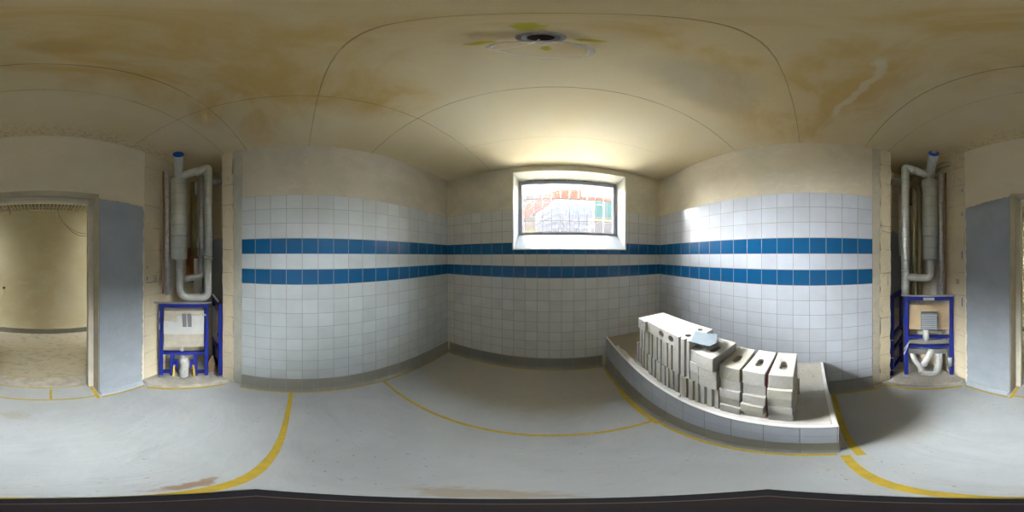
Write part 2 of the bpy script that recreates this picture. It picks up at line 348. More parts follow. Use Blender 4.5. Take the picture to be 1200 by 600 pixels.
# ------------------------------------------------------------------ geometry helpers
class MB:
    def __init__(s): s.v = []; s.f = []; s.sm = []
    def face(s, pts, smooth=False):
        i = len(s.v); s.v += [tuple(p) for p in pts]; s.f.append(tuple(range(i, i + len(pts)))); s.sm.append(smooth)
    def box(s, x0, x1, y0, y1, z0, z1, M4=None):
        P = [Vector(p) for p in ((x0, y0, z0), (x1, y0, z0), (x1, y1, z0), (x0, y1, z0), (x0, y0, z1), (x1, y0, z1), (x1, y1, z1), (x0, y1, z1))]
        if M4 is not None: P = [M4 @ p for p in P]
        i = len(s.v); s.v += [tuple(p) for p in P]
        for f in ((0, 3, 2, 1), (4, 5, 6, 7), (0, 1, 5, 4), (1, 2, 6, 5), (2, 3, 7, 6), (3, 0, 4, 7)):
            s.f.append(tuple(i + k for k in f)); s.sm.append(False)
        return s
    def solid(s, outer, c0, c1, holes=(), depth=None, fr=None):
        """2-D outline (a, b) pushed from c0 to c1; holes are cut into the c1 side to a depth; fr maps (a,b,c) to space"""
        fr = fr or (lambda a, b, c: (a, b, c))
        loops = [[Vector((a, b, 0)) for a, b in outer]] + [[Vector((a, b, 0)) for a, b in h] for h in holes]
        flat = [p for l in loops for p in l]
        i = len(s.v); s.v += [tuple(fr(p.x, p.y, c1)) for p in flat]
        for t in tessellate_polygon(loops): s.f.append(tuple(i + k for k in t)); s.sm.append(False)
        j = len(s.v); s.v += [tuple(fr(a, b, c0)) for a, b in outer]; s.f.append(tuple(range(j, j + len(outer)))); s.sm.append(False)
        n = len(outer)
        for k in range(n): s.f.append((i + k, i + (k + 1) % n, j + (k + 1) % n, j + k)); s.sm.append(False)
        o = n; sg = 1 if c1 > c0 else -1
        for h in holes:
            m = len(h); q = len(s.v); s.v += [tuple(fr(a, b, c1 - sg * depth)) for a, b in h]
            for k in range(m): s.f.append((i + o + k, i + o + (k + 1) % m, q + (k + 1) % m, q + k)); s.sm.append(False)
            s.f.append(tuple(range(q, q + m))); s.sm.append(False); o += m
        return s
    def tube(s, path, r, seg=20, cap=True, fil=0.0, rr=None):
        p = fillet([Vector(q) for q in path], fil) if fil else [Vector(q) for q in path]
        n = len(p); t = [(p[min(k + 1, n - 1)] - p[max(k - 1, 0)]).normalized() for k in range(n)]
        ref = Vector((0, 0, 1)) if abs(t[0].z) < .9 else Vector((1, 0, 0))
        u = (ref - t[0] * ref.dot(t[0])).normalized(); i0 = len(s.v)
        for k in range(n):
            u = (u - t[k] * u.dot(t[k])).normalized(); w_ = t[k].cross(u)
            rad = rr[k] if rr else r
            for a in range(seg):
                A = 2 * PI * a / seg; s.v.append(tuple(p[k] + (u * math.cos(A) + w_ * math.sin(A)) * rad))
        for k in range(n - 1):
            for a in range(seg):
                b = (a + 1) % seg
                s.f.append((i0 + k * seg + a, i0 + k * seg + b, i0 + (k + 1) * seg + b, i0 + (k + 1) * seg + a)); s.sm.append(True)
        if cap:
            s.f.append(tuple(i0 + a for a in reversed(range(seg)))); s.sm.append(False)
            s.f.append(tuple(i0 + (n - 1) * seg + a for a in range(seg))); s.sm.append(False)
        return s
    def build(s, name, mat, parent=None, world=True, bevel=0.0, origin=None, kind=None):
        me = bpy.data.meshes.new(name); V = [Vector(p) for p in s.v]
        if parent is not None:
            off = wl(parent) if world else Vector((0, 0, 0)); loc = Vector((0, 0, 0))
        else:
            if origin is None:
                xs = [p.x for p in V]; ys = [p.y for p in V]; zs = [p.z for p in V]
                origin = Vector(((min(xs) + max(xs)) / 2, (min(ys) + max(ys)) / 2, min(zs)))
            off = Vector(origin); loc = off
        if kind == 'world': off = Vector((0, 0, 0)); loc = off
        me.from_pydata([tuple(p - off) for p in V], [], s.f); me.validate(); 
        bm = bmesh.new(); bm.from_mesh(me); bm.normal_update()
        bmesh.ops.recalc_face_normals(bm, faces=bm.faces); bm.to_mesh(me); bm.free()
        if len(me.polygons) == len(s.sm):
            for q, f in zip(me.polygons, s.sm): q.use_smooth = f
        o = bpy.data.objects.new(name, me); C.objects.link(o); me.materials.append(M[mat] if isinstance(mat, str) else mat)
        o.location = loc
        if parent is not None: o.parent = parent
        if bevel:
            md = o.modifiers.new('bevel', 'BEVEL'); md.width = bevel; md.segments = 2; md.limit_method = 'ANGLE'; md.angle_limit = R(40)
        return o
def wl(o):
    p = Vector(o.location)
    while o.parent is not None: o = o.parent; p += Vector(o.location)
    return p
def fillet(p, r, n=8):
    out = [p[0]]
    for k in range(1, len(p) - 1):
        a, b, c = p[k - 1], p[k], p[k + 1]; d1 = (a - b); d2 = (c - b)
        t = min(r, d1.length * .49, d2.length * .49); s = b + d1.normalized() * t; e = b + d2.normalized() * t
        for q in range(n + 1):
            f = q / n; out.append(s.lerp(b, f).lerp(b.lerp(e, f), f))
    out.append(p[-1]); return out
def tag(o, label, cat, group=None, kind=None):
    o['label'] = label; o['category'] = cat
    if group: o['group'] = group
    if kind: o['kind'] = kind
    return o
def struct(o, label=None):
    o['kind'] = 'structure'
    if label: o['label'] = label; 
    return o
def empty(name, loc, rz=0.0):
    o = bpy.data.objects.new(name, None); C.objects.link(o); o.location = loc; o.rotation_euler = (0, 0, rz); o.empty_display_size = .1; return o
def box(name, mat, x0, x1, y0, y1, z0, z1, parent=None, bevel=0.0):
    return MB().box(x0, x1, y0, y1, z0, z1).build(name, mat, parent, bevel=bevel)
def ellipse(cx, cy, rx, ry, n=24): return [(cx + rx * math.cos(2 * PI * k / n), cy + ry * math.sin(2 * PI * k / n)) for k in range(n)]
def jag(a, b, n, amp, seed):
    """ragged broken line from a to b"""
    rn = random.Random(seed); a = Vector(a); b = Vector(b); d = (b - a); nn = Vector((-d.y, d.x)).normalized()
    return [tuple(a + d * (k / n) + nn * rn.uniform(-amp, amp)) for k in range(n + 1)]

# ------------------------------------------------------------------ room shell
o = struct(box('floor', 'floor', -2.3, 2.3, -3.4, 2.5, -.08, 0), 'white protective fleece over the floor with yellow tape lines')
o = struct(box('ceiling', 'ceiling', -2.3, 2.3, -1.78, 2.5, ZC, ZC + .12), 'stained concrete ceiling with shutter joints')

YE = -.585                          # near end of the tiles
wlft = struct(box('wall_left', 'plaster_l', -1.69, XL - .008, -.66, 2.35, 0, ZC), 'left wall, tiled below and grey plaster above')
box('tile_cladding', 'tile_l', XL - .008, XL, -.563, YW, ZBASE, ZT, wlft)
out = [(-.563, 0), (-.563, ZC)] + [(a, b) for a, b in jag((-.66, ZC), (-.655, 0), 40, .006, 3)]
MB().solid(out, XL - .0082, XL - .004, fr=lambda a, b, c: (c, a, b)).build('mortar_strip', 'mortar', wlft)
out = jag((-.78, 0), (-.79, ZC), 40, .006, 5) + jag((-.67, ZC), (-.655, 0), 40, .010, 6)
MB().solid(out, -1.69, XL - .008, fr=lambda a, b, c: (c, a, b)).build('bare_masonry_end', 'masonry', wlft)
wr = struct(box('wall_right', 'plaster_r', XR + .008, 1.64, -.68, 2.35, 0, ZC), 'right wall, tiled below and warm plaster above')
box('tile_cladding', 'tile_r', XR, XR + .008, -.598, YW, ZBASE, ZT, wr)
out = jag((-.68, 0), (-.685, ZC), 40, .008, 8) + [(-.598, ZC), (-.598, 0)]
MB().solid(out, XR + .0082, XR + .004, fr=lambda a, b, c: (c, a, b)).build('mortar_strip', 'mortar2', wr)
out = jag((-.80, 0), (-.81, ZC), 40, .006, 9) + jag((-.69, ZC), (-.68, 0), 40, .010, 10)
MB().solid(out, XR + .008, 1.64, fr=lambda a, b, c: (c, a, b)).build('bare_masonry_end', 'masonry', wr)

# window wall with its opening
WX0, WX1, WZ0, WZ1, WY = -.527, .933, H + .086, H + 1.175, 2.317
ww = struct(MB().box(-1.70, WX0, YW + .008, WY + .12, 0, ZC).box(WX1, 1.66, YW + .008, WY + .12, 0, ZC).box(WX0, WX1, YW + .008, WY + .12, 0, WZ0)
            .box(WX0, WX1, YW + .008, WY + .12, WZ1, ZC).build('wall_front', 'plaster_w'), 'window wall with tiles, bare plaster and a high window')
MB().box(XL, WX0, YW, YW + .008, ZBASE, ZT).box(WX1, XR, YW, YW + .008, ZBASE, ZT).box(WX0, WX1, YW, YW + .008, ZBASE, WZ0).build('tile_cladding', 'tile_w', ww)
ob = MB(); y0_, y1_ = WY + .12, WY + .15
ob.box(-1.70, WX0, y0_, y1_, 0, ZC).box(WX1, 1.66, y0_, y1_, 0, ZC).box(WX0, WX1, y0_, y1_, 0, WZ0).box(WX0, WX1, y0_, y1_, WZ1, ZC).build('outer_dark_skin', 'dark_skin', ww)  # added unseen dark skin, keeps the sunlit outer wall from lighting the facade
# reveals
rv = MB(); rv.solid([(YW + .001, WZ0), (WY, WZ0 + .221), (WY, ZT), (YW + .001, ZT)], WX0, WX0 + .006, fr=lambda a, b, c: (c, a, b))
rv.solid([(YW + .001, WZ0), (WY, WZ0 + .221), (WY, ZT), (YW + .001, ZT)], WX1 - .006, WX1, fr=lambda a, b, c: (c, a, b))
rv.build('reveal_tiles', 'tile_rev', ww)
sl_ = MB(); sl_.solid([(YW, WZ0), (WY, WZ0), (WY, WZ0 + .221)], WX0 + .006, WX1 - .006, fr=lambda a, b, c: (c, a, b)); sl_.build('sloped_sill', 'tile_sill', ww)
rp = MB(); rp.box(WX0, WX0 + .005, YW + .008, WY, ZT, WZ1).box(WX1 - .005, WX1, YW + .008, WY, ZT, WZ1).box(WX0, WX1, YW + .008, WY, WZ1 - .006, WZ1)
M['rev_pl'] = plaster('bright reveal plaster', (.58, .555, .46), (.50, .47, .38), (.66, .64, .56), 5, .6)
rp.build('reveal_plaster', 'rev_pl', ww)
tr = MB(); t_ = .009
tr.box(WX0 - t_, WX0, YW - .004, YW, WZ0 - t_, WZ1).box(WX1, WX1 + t_, YW - .004, YW, WZ0 - t_, WZ1).box(WX0 - t_, WX1 + t_, YW - .004, YW, WZ0 - t_, WZ0 + .003)
struct(tr.build('trim_1', 'white_edge'), 'white corner bead round the window opening')

# window frame and pane
wf = MB(); fx0, fx1, fz0, fz1 = WX0 + .006, WX1 - .006, WZ0 + .215, WZ1 - .006; fw = .046
wf.box(fx0, fx0 + fw, WY, WY + .07, fz0, fz1).box(fx1 - fw, fx1, WY, WY + .07, fz0, fz1).box(fx0 + fw, fx1 - fw, WY, WY + .07, fz0, fz0 + fw * .8).box(fx0 + fw, fx1 - fw, WY, WY + .07, fz1 - fw * 1.3, fz1)
win = struct(wf.build('window_1', 'steel_fr', bevel=.003), 'grey framed fixed window high in the wall')
bd = MB(); e = .010; ax0, ax1, az0, az1 = fx0 + fw, fx1 - fw, fz0 + fw * .8, fz1 - fw * 1.3
bd.box(ax0, ax0 + e, WY + .012, WY + .03, az0, az1).box(ax1 - e, ax1, WY + .012, WY + .03, az0, az1).box(ax0, ax1, WY + .012, WY + .03, az0, az0 + e).box(ax0, ax1, WY + .012, WY + .03, az1 - e, az1)
bd.build('glazing_bead', 'zinc', win)
box('pane', 'glass', ax0, ax1, WY + .034, WY + .040, az0, az1, win)
fm = MB(); rn = random.Random(2)
for k in range(34):
    xx = fx0 + .08 + rn.random() * (fx1 - fx0 - .5); fm.box(xx, xx + rn.uniform(.01, .05), WY - .006, WY, fz1 - rn.uniform(.004, .014), fz1)
fm.build('foam_remains', 'mark_dark', win)

# back wall with the doorway, grey coat, shaft surfaces
DX, DZ = .497, H + .585
wb = struct(MB().box(-2.10, -DX, -1.77, YB, 0, ZC).box(DX, 2.10, -1.77, YB, 0, ZC).box(-DX, DX, -1.77, YB, DZ, ZC).build('wall_back', 'plaster_b'), 'yellowed plaster wall with the doorway')
for s_, seed in ((-1, 21), (1, 22)):
    top = jag((s_ * (DX + .0), H + .535), (s_ * .965, H + .52), 26, .006, seed) if s_ < 0 else jag((s_ * DX, H + .56), (s_ * .975, H + .50), 26, .006, seed)
    side = jag((s_ * .975, H + .50), (s_ * .955, .11), 44, .007, seed + 5)[1:]
    pl_ = top + side + [(s_ * .955, .0), (s_ * DX, .0)]
    MB().solid(pl_, YB, YB + .014, fr=lambda a, b, c: (a, c, b)).build('grey_render_coat', 'grey_coat', wb)
    mm = [(s_ * .955, 0.02)] + jag((s_ * .958, .02), (s_ * .978, H + .50), 44, .012, seed + 9) + [(s_ * 1.03, H + .4)] + jag((s_ * 1.03, H + .1), (s_ * 1.01, .05), 14, .008, seed)
# bare masonry strips either side of the ducts (proud skin missing there)
for s_ in (-1, 1):
    MB().solid(jag((s_ * .99, .0), (s_ * 1.0, ZC), 30, .005, 40 + s_) + [(s_ * 1.97, ZC), (s_ * 1.97, 0)], YB, YB + .004, fr=lambda a, b, c: (a, c, b)).build('bare_masonry', 'masonry', wb)
    # side wall of the shaft and its return behind the room wall
sfl = struct(MB().box(-2.10, -1.97, YB, -.66, 0, ZC).box(-1.97, -1.69, -.80, -.66, 0, ZC).build('wall_shaft_left', 'masonry2'), 'bare masonry of the left pipe shaft')
sfr = struct(MB().box(1.97, 2.10, YB, -.68, 0, ZC).box(1.64, 1.97, -.82, -.68, 0, ZC).build('wall_shaft_right', 'masonry2'), 'bare masonry of the right pipe shaft')
# grey board / orange patches on the shaft walls
MB().solid(jag((-1.34, 1.35), (-.84, 1.30), 6, .01, 1)[:0] + [(-1.36, .9), (-.815, .9), (-.815, 1.90)] + jag((-.815, 1.90), (-1.36, 1.86), 12, .012, 3), -1.97, -1.962, fr=lambda a, b, c: (c, a, b)).build('grey_plaster_patch', 'grey_coat', sfl)
MB().solid([(-1.95, 1.30)] + jag((-1.95, 1.30), (-1.66, 1.28), 8, .01, 4) + jag((-1.66, 1.75), (-1.93, 1.78), 9, .015, 6), YB + .004, YB + .009, fr=lambda a, b, c: (a, c, b)).build('orange_brick_patch', 'orange', wb)
MB().box(-1.42, -1.335, YB + .004, YB + .02, 1.2, 1.66).build('white_board_patch', 'white_pl', wb)
MB().solid([(-1.36, .9), (-.835, .9), (-.835, 1.95)] + jag((-.835, 1.95), (-1.36, 2.0), 12, .02, 3), 1.962, 1.97, fr=lambda a, b, c: (c, a, b)).build('grey_plaster_patch', 'grey_coat', sfr)
MB().box(1.40, 1.50, YB + .004, YB + .016, 1.15, 1.62).build('white_board_patch', 'white_pl', wb)
# blue chalk marks and pencil marks on the masonry beside the ducts
mk = MB()
for z0, z1 in ((1.36, 1.375), (1.395, 1.43), (1.52, 1.54)): mk.box(-1.03, -1.022, YB + .004, YB + .006, z0, z1)
for z0, z1 in ((1.62, 1.70), (2.08, 2.12), (1.10, 1.20), (2.36, 2.40)): mk.box(1.022, 1.032, YB + .004, YB + .006, z0, z1)
mk.build('blue_chalk_mark', 'mark_blue', wb)
mk = MB()
def scrib(pts, r=.0022): mk.tube(pts, r, 5)
def bw(x, z): return (x, YB + .006, z)
scrib([bw(-1.15, 1.37), bw(-1.15, 1.44), bw(-1.12, 1.44), bw(-1.115, 1.41), bw(-1.145, 1.405), bw(-1.11, 1.37)])
scrib([bw(-1.18, 1.365), bw(-1.05, 1.362)]); scrib([bw(-1.20, 1.40), bw(-1.215, 1.38), bw(-1.235, 1.39)]); scrib([bw(-1.24, 1.41), bw(-1.31, 1.412)])
for q in range(3):
    scrib([bw(1.07, 1.35 + q * .022), bw(1.105, 1.35 + q * .022)]); scrib([bw(1.07 + q * .0175, 1.35), bw(1.07 + q * .0175, 1.394)])
mk.build('pencil_mark', 'mark_dark', wb)

# door frame, threshold
df = MB(); f0, f1 = .44, .4965; zt = H + .536
df.box(-f1, -f0, -1.59, -1.53, 0, DZ - .001).box(f0, f1, -1.59, -1.53, 0, DZ - .001).box(-f0, f0, -1.59, -1.53, zt, DZ - .001)
dr = struct(df.build('door_1', 'door_fr', bevel=.006), 'off white steel door frame without a door leaf')
MB().box(-f0 - .012, -f0, -1.575, -1.560, 0, zt).box(f0, f0 + .012, -1.575, -1.560, 0, zt).build('door_seal', 'mortar', dr)
rvm = MB(); rvm.box(-DX, -DX + .004, -1.53, YB, 0, DZ).box(DX - .004, DX, -1.53, YB, 0, DZ).box(-DX, DX, -1.53, YB, DZ - .004, DZ); rvm.build('door_reveal', 'mortar2', wb)
struct(box('trim_2', 'pit', -f0, f0, -1.77, -1.59, 0, .012), 'grey threshold strip in the doorway')

# corridor beyond the door
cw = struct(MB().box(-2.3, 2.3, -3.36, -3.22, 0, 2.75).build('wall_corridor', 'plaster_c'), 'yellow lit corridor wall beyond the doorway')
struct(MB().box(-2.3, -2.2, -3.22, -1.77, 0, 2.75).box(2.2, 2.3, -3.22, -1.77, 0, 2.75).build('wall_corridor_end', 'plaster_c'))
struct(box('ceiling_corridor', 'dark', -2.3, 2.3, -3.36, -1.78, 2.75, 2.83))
cs = MB()
for k in range(-24, 25):
    xx = k * .066; cs.box(xx - .015, xx + .015, -3.20, -2.2, 2.575, 2.60)
for yy in (-3.21, -3.03, -2.6, -2.25): cs.box(-1.7, 1.7, yy - .018, yy + .018, 2.575, 2.60)
struct(cs.build('ceiling_slats', 'wood_ceil'), 'slatted grid ceiling over the corridor')
struct(MB().box(-2.2, 2.2, -3.22, -3.19, 0, .10).build('baseboard_corridor', 'cove_d'), 'dark cove skirting along the corridor wall')
la = bpy.data.lights.new('corridor_lamp_light', 'AREA'); lo = bpy.data.objects.new('corridor_lamp_light', la); C.objects.link(lo)
la.shape = 'RECTANGLE'; la.size = .9; la.size_y = .25; la.energy = 2.0; la.color = (1.0, .88, .66); lo.location = (-1.55, -2.5, 2.55)
la2 = bpy.data.lights.new('corridor_fill', 'AREA'); lo2 = bpy.data.objects.new('corridor_fill', la2); C.objects.link(lo2)  # added fill lamp at the corridor end, no opening stands behind it
la2.shape = 'RECTANGLE'; la2.size = 1.2; la2.size_y = 1.0; la2.energy = 1.5; la2.color = (.92, .97, 1.0); lo2.location = (2.1, -2.5, 1.5); lo2.rotation_euler = (0, R(90), 0)

# ------------------------------------------------------------------ skirting coves
def cove(name, axis, a0, a1, wall, sgn, mat, label):
    """sloping cove skirting; axis 1 runs along y against x=wall, axis 0 along x against y=wall"""
    prof = [(0, ZBASE), (.010, ZBASE), (.013, .06), (.020, .025), (.040, .006), (.055, 0), (0, 0)]
    p = [(wall + sgn * d, z) for d, z in prof]
    m = MB()
    if axis == 1: m.solid(p, a0, a1, fr=lambda a, b, c: (a, c, b))
    else: m.solid(p, a0, a1, fr=lambda a, b, c: (c, a, b))
    return struct(m.build(name, mat), label)
cove('baseboard_left', 1, -.56, YW, XL, 1, 'cove_y', 'olive grey cove tiles along the left wall')
cove('baseboard_front', 0, XL + .05, .60, YW, -1, 'cove_x', 'olive grey cove tiles under the window wall')
cove('baseboard_right', 1, -.598, -.17, XR, -1, 'cove_y', 'olive grey cove tiles along the right wall')
for s_, nm in ((-1, 'baseboard_back'), (1, 'baseboard_back_right')):
    m = MB(); a0, a1 = sorted((s_ * (DX + .01), s_ * .955))
    m.solid([(YB + .014, .06), (YB + .022, .055), (YB + .035, .01), (YB + .045, 0), (YB + .014, 0)], a0, a1, fr=lambda a, b, c: (c, a, b))
    struct(m.build(nm, 'grey_coat'))

# ------------------------------------------------------------------ tiled plinth
PX, PY0, PZ = .653, -.114, .503
pr = empty('tiled_plinth', (1.08, .95, 0)); tag(pr, 'long low tiled plinth with a screed top along the right wall', 'plinth')
MB().box(PX + .008, XR - .001, PY0 + .008, YW - .001, 0, PZ - .02).build('core', 'pit', pr)
box('screed_top', 'screed', PX + .022, XR - .001, PY0 + .022, YW - .001, PZ - .02, PZ - .004, pr)
box('front_tiles', 'tile_pf', PX, PX + .008, PY0, YW - .001, ZBASE, PZ - .004, pr)
box('end_tiles', 'tile_pe', PX + .008, XR - .001, PY0, PY0 + .008, ZBASE, PZ - .004, pr)
MB().box(PX - .001, PX + .022, PY0 - .001, YW - .001, PZ - .006, PZ + .004).box(PX + .022, XR - .001, PY0 - .001, PY0 + .022, PZ - .006, PZ + .004).build('edge_trim', 'white_edge', pr, bevel=.002)
prof = [(0, ZBASE), (-.010, ZBASE), (-.013, .06), (-.020, .025), (-.036, .006), (-.045, 0), (0, 0)]
MB().solid([(PX + a + .008, b) for a, b in prof], PY0, YW - .055, fr=lambda a, b, c: (a, c, b)).build('front_cove', 'cove_y', pr)
MB().solid([(PY0 + a + .008, b) for a, b in prof], PX + .008, XR - .056, fr=lambda a, b, c: (c, a, b)).build('end_cove', 'cove_x', pr)
# mortar skim ridge along the front of the top
m = MB(); rn = random.Random(4); pts_in = [(PX + .022 + rn.uniform(.028, .06), PY0 + .03 + k * .07) for k in range(27)]
m.solid([(PX + .023, PY0 + .03), (PX + .023, PY0 + .03 + 26 * .07)] + pts_in[::-1], PZ - .004, PZ + .001); m.build('mortar_skim', 'block', pr)

# ------------------------------------------------------------------ calcium silicate blocks
Z0 = PZ + .0024
def slot(cx, cy, rx=.040, ry=.017): # rounded grip slot
    n = 10; return [(cx - (rx - ry) + ry * math.cos(PI / 2 + PI * k / n), cy + ry * math.sin(PI / 2 + PI * k / n)) for k in range(n + 1)] + \
                   [(cx + (rx - ry) + ry * math.cos(-PI / 2 + PI * k / n), cy + ry * math.sin(-PI / 2 + PI * k / n)) for k in range(n + 1)]
_mesh = {}
def flat_block(x0, y0, z, lx=.245, ly=.113, h=.094, hole=False, rz=0.0, label='', grp='blocks laid flat', mat='block'):
    key = (round(lx, 4), round(ly, 4), round(h, 4), hole, mat)
    if key not in _mesh:
        b = MB().solid([(-lx / 2, -ly / 2), (lx / 2, -ly / 2), (lx / 2, ly / 2), (-lx / 2, ly / 2)], 0, h, holes=[slot(-.02, 0)] if hole else (), depth=.045)
        o = b.build('calcium_silicate_block', mat, origin=(0, 0, 0), bevel=.0045); _mesh[key] = o
    else:
        o = _mesh[key].copy(); C.objects.link(o)
    o.location = (x0 + lx / 2, y0 + ly / 2, z); o.rotation_euler = (0, 0, R(rz)); tag(o, label, 'block', grp); return o
def groove_block(x0, y0, z, lx=.245, ly=.126, h=.245, holes=0, rz=0.0, label='', grp='blocks standing upright', mat='block'):
    """upright block: tongue-and-groove profile on the narrow end that faces the room"""
    key = ('g', round(lx, 4), round(ly, 4), round(h, 4), holes, mat)
    if key not in _mesh:
        f = -lx / 2; y = ly / 2; k = ly / .126
        out = [(f, -y), (f, -.040 * k), (f + .020, -.036 * k), (f + .020, -.026 * k), (f, -.022 * k), (f, .010 * k), (f + .020, .014 * k), (f + .020, .024 * k), (f, .028 * k), (f, y), (-f, y), (-f, -y)]
        hs = [ellipse(-.062, 0, .021, .021), ellipse(.062, 0, .021, .021)] if holes == 2 else ()
        o = MB().solid(out, 0, h, holes=hs, depth=.12).build('calcium_silicate_block', mat, origin=(0, 0, 0), bevel=.0018); _mesh[key] = o
    else:
        o = _mesh[key].copy(); C.objects.link(o)
    o.location = (x0 + lx / 2, y0 + ly / 2, z); o.rotation_euler = (0, 0, R(rz)); tag(o, label, 'block', grp); return o
ordn = ['bottom', 'second from bottom', 'middle', 'second from top', 'top']
rn = random.Random(11)
hs = [.094, .094, .094, .094, .113]
for ci, (cy, nm, tier) in enumerate(((.076, 'in the end stack by the bare plinth', 5), (.200, 'in the second stack from the end', 5), (.328, 'in the third stack from the end', 5))):
    z = Z0
    for k in range(tier):
        top = k == tier - 1; dx = (rn.uniform(-.014, .010) if not top else (0, 0, -.006)[ci]); dy = rn.uniform(-.003, .003) if not top else 0
        if ci == 1 and k == 1: dx = -.024
        if ci == 0 and k == 0: dx = .002
        lab = 'white block with oval grip hole on top, %s' % nm if top else 'flat white block, %s row %s' % (ordn[k], nm)
        flat_block(.703 + dx, cy + dy, z, h=hs[k], hole=top, rz=rn.uniform(-1.2, 1.2) if not top else (1.0, -1.0, 1.5)[ci], label=lab, mat='block2' if rn.random() < .35 else 'block')
        z += hs[k] + .0022
# lower tier of upright blocks
posn = ['first', 'second', 'third', 'fourth', 'fifth', 'sixth', 'seventh']
for k in range(7):
    y = .448 + k * .1295; groove_block(.700 + (.004, -.004, .006, 0, .010, .022, .045)[k], y, Z0, h=.243, rz=(0, .8, -.6, .5, 0, -1.5, -3)[k],
        label='grooved upright block in the lower tier, %s from the flat stacks' % posn[k], grp='grooved blocks of the lower tier', mat='block2' if k in (1, 5) else 'block')
ZU = Z0 + .2440
# stacks of flat blocks on the uprights
z = ZU
for k in range(3):
    top = k == 2; h = .094 if not top else .113
    flat_block(.690 - (.018 if top else rn.uniform(-.004, .008)), .452, z, h=h, ly=.116, hole=top, rz=-3.0 if top else rn.uniform(-1, 1),
        label='white block with oval grip hole, overhanging beside the grey sheet' if top else 'flat block on the grooved tier under the overhanging block, %s' % ('lower' if k == 0 else 'upper'), grp='flat blocks on the grooved tier'); z += h + .0022
z = ZU
for k in range(3):
    h = .094; flat_block(.704 + rn.uniform(-.005, .005), .576, z, h=h, ly=.066, label='narrow flat block under the grey sheet, %s one' % ('lowest', 'middle', 'upper')[k], grp='narrow blocks under the grey sheet'); z += h + .0022
ZE = z
groove_block(.700, .646, ZU, ly=.124, h=.350, holes=2, label='tall grooved upright block with two round holes in its top', grp='grooved blocks of the upper tier')
for k in range(4):
    y = .774 + k * .119; groove_block(.704 + (.0, .002, .006, .014)[k], y, ZU, ly=.116, h=.247, rz=(0, 0, .6, -1.4)[k],
        label='grooved upper tier block under the slabs, %s' % ('next to the tall block', 'second from the tall block', 'third from the tall block', 'at the window end')[k], grp='grooved blocks of the upper tier', mat='block2' if k == 2 else 'block')
ZS = ZU + .2478
# the slab lying on its side: its two round holes face the room
m = MB(); m.solid([(-.165, 0), (.165, 0), (.165, .100), (-.165, .100)], .1225, -.1225, holes=[ellipse(-.02, .052, .027, .027), ellipse(-.125, .052, .026, .026)][:2], depth=.12, fr=lambda a, b, c: (c, a, b))
o = m.build('calcium_silicate_block', 'block', origin=(0, 0, 0), bevel=.0022); o.location = (.705 + .1225, .775 + .165, ZS + .0004); tag(o, 'large white block on its side with two round holes facing the room', 'block', 'white blocks laid on top')
m = MB(); m.solid([(-.056, 0), (.056, 0), (.056, .094), (-.056, .094)], .135, -.135, holes=[ellipse(-.03, .03, .006, .006, 10), ellipse(.0, .06, .007, .007, 10), ellipse(.03, .035, .006, .006, 10), ellipse(-.02, .075, .005, .005, 10)], depth=.02, fr=lambda a, b, c: (c, a, b))
o = m.build('calcium_silicate_block', 'block', origin=(0, 0, 0), bevel=.0022); o.location = (.690 + .135, 1.108 + .0563, ZS + .0004); o.rotation_euler = (0, 0, R(-1)); tag(o, 'white slab with small pits, topmost at the window end of the pile', 'block', 'white blocks laid on top')
# thin offcut slabs leaning behind the end stack, red strip, grey sheet
o = box('block_offcut', 'block2', .962, 1.000, .082, .300, PZ - .003, PZ + .40, bevel=.003); tag(o, 'thin cream slab standing on edge behind the end stack', 'block')
o = box('block_offcut', 'block2', 1.004, 1.030, .070, .280, PZ, PZ + .20, bevel=.003); tag(o, 'low cream slab on edge, rearmost behind the end stack', 'block')
zt_ = Z0 + .094 * 4 + .113
o = box('red_strip', 'red', .72, .94, .1905, .1975, PZ + .02, zt_ - .012); tag(o, 'dark red strip wedged between two white block stacks', 'strip')
zsh = ZU + .3535
pg = [gp(a, (H - zsh) / math.tan(R((b - 300) * .3))) for a, b in ((815, 388.3), (831, 391.7), (840.5, 391.7), (840, 402.5), (831.7, 406.7), (809, 401))]
o = MB().solid([(p.x, p.y) for p in pg], zsh, zsh + .006).build('grey_sheet_offcut', 'sheet_grey2', bevel=.001); tag(o, 'pale blue grey angular sheet offcut resting on the white blocks', 'sheet')
m = MB(); rn2 = random.Random(3)
m.box(.765, .795, .590, .615, ZE + .0004, zsh - .0004); o = m.build('block_chip', 'block', bevel=.006); tag(o, 'small white chip propping up the grey sheet', 'chip')
o = MB().tube([(.672, .70, PZ + .012), (.690, .715, PZ + .012)], .008, 7).build('mortar_crumb', 'pit'); tag(o, 'grey mortar crumb on the plinth edge before the blocks', 'crumb')

# ------------------------------------------------------------------ ledges of the shafts
def ledge(name, pts, label):
    m = MB(); m.solid(pts, 0, .058); o = m.build(name, 'pit', bevel=.004); struct(o, label); return o
rn3 = random.Random(9)
ledge('trim_3', [(-1.545, -.672), (-1.31, -.905), (-1.12, -1.095), (-.965, -1.295), (-.965, YB + .005), (-1.955, YB + .005), (-1.955, -.805), (-1.70, -.805), (-1.545, -.795)], 'raised grey ledge at the foot of the left pipe shaft')
ledge('trim_4', [(1.495, -.70), (1.30, -.905), (1.14, -1.10), (.99, -1.30), (.99, YB + .005), (1.955, YB + .005), (1.955, -.825), (1.65, -.825), (1.495, -.815)], 'raised grey ledge at the foot of the right pipe shaft')
LZ = .058

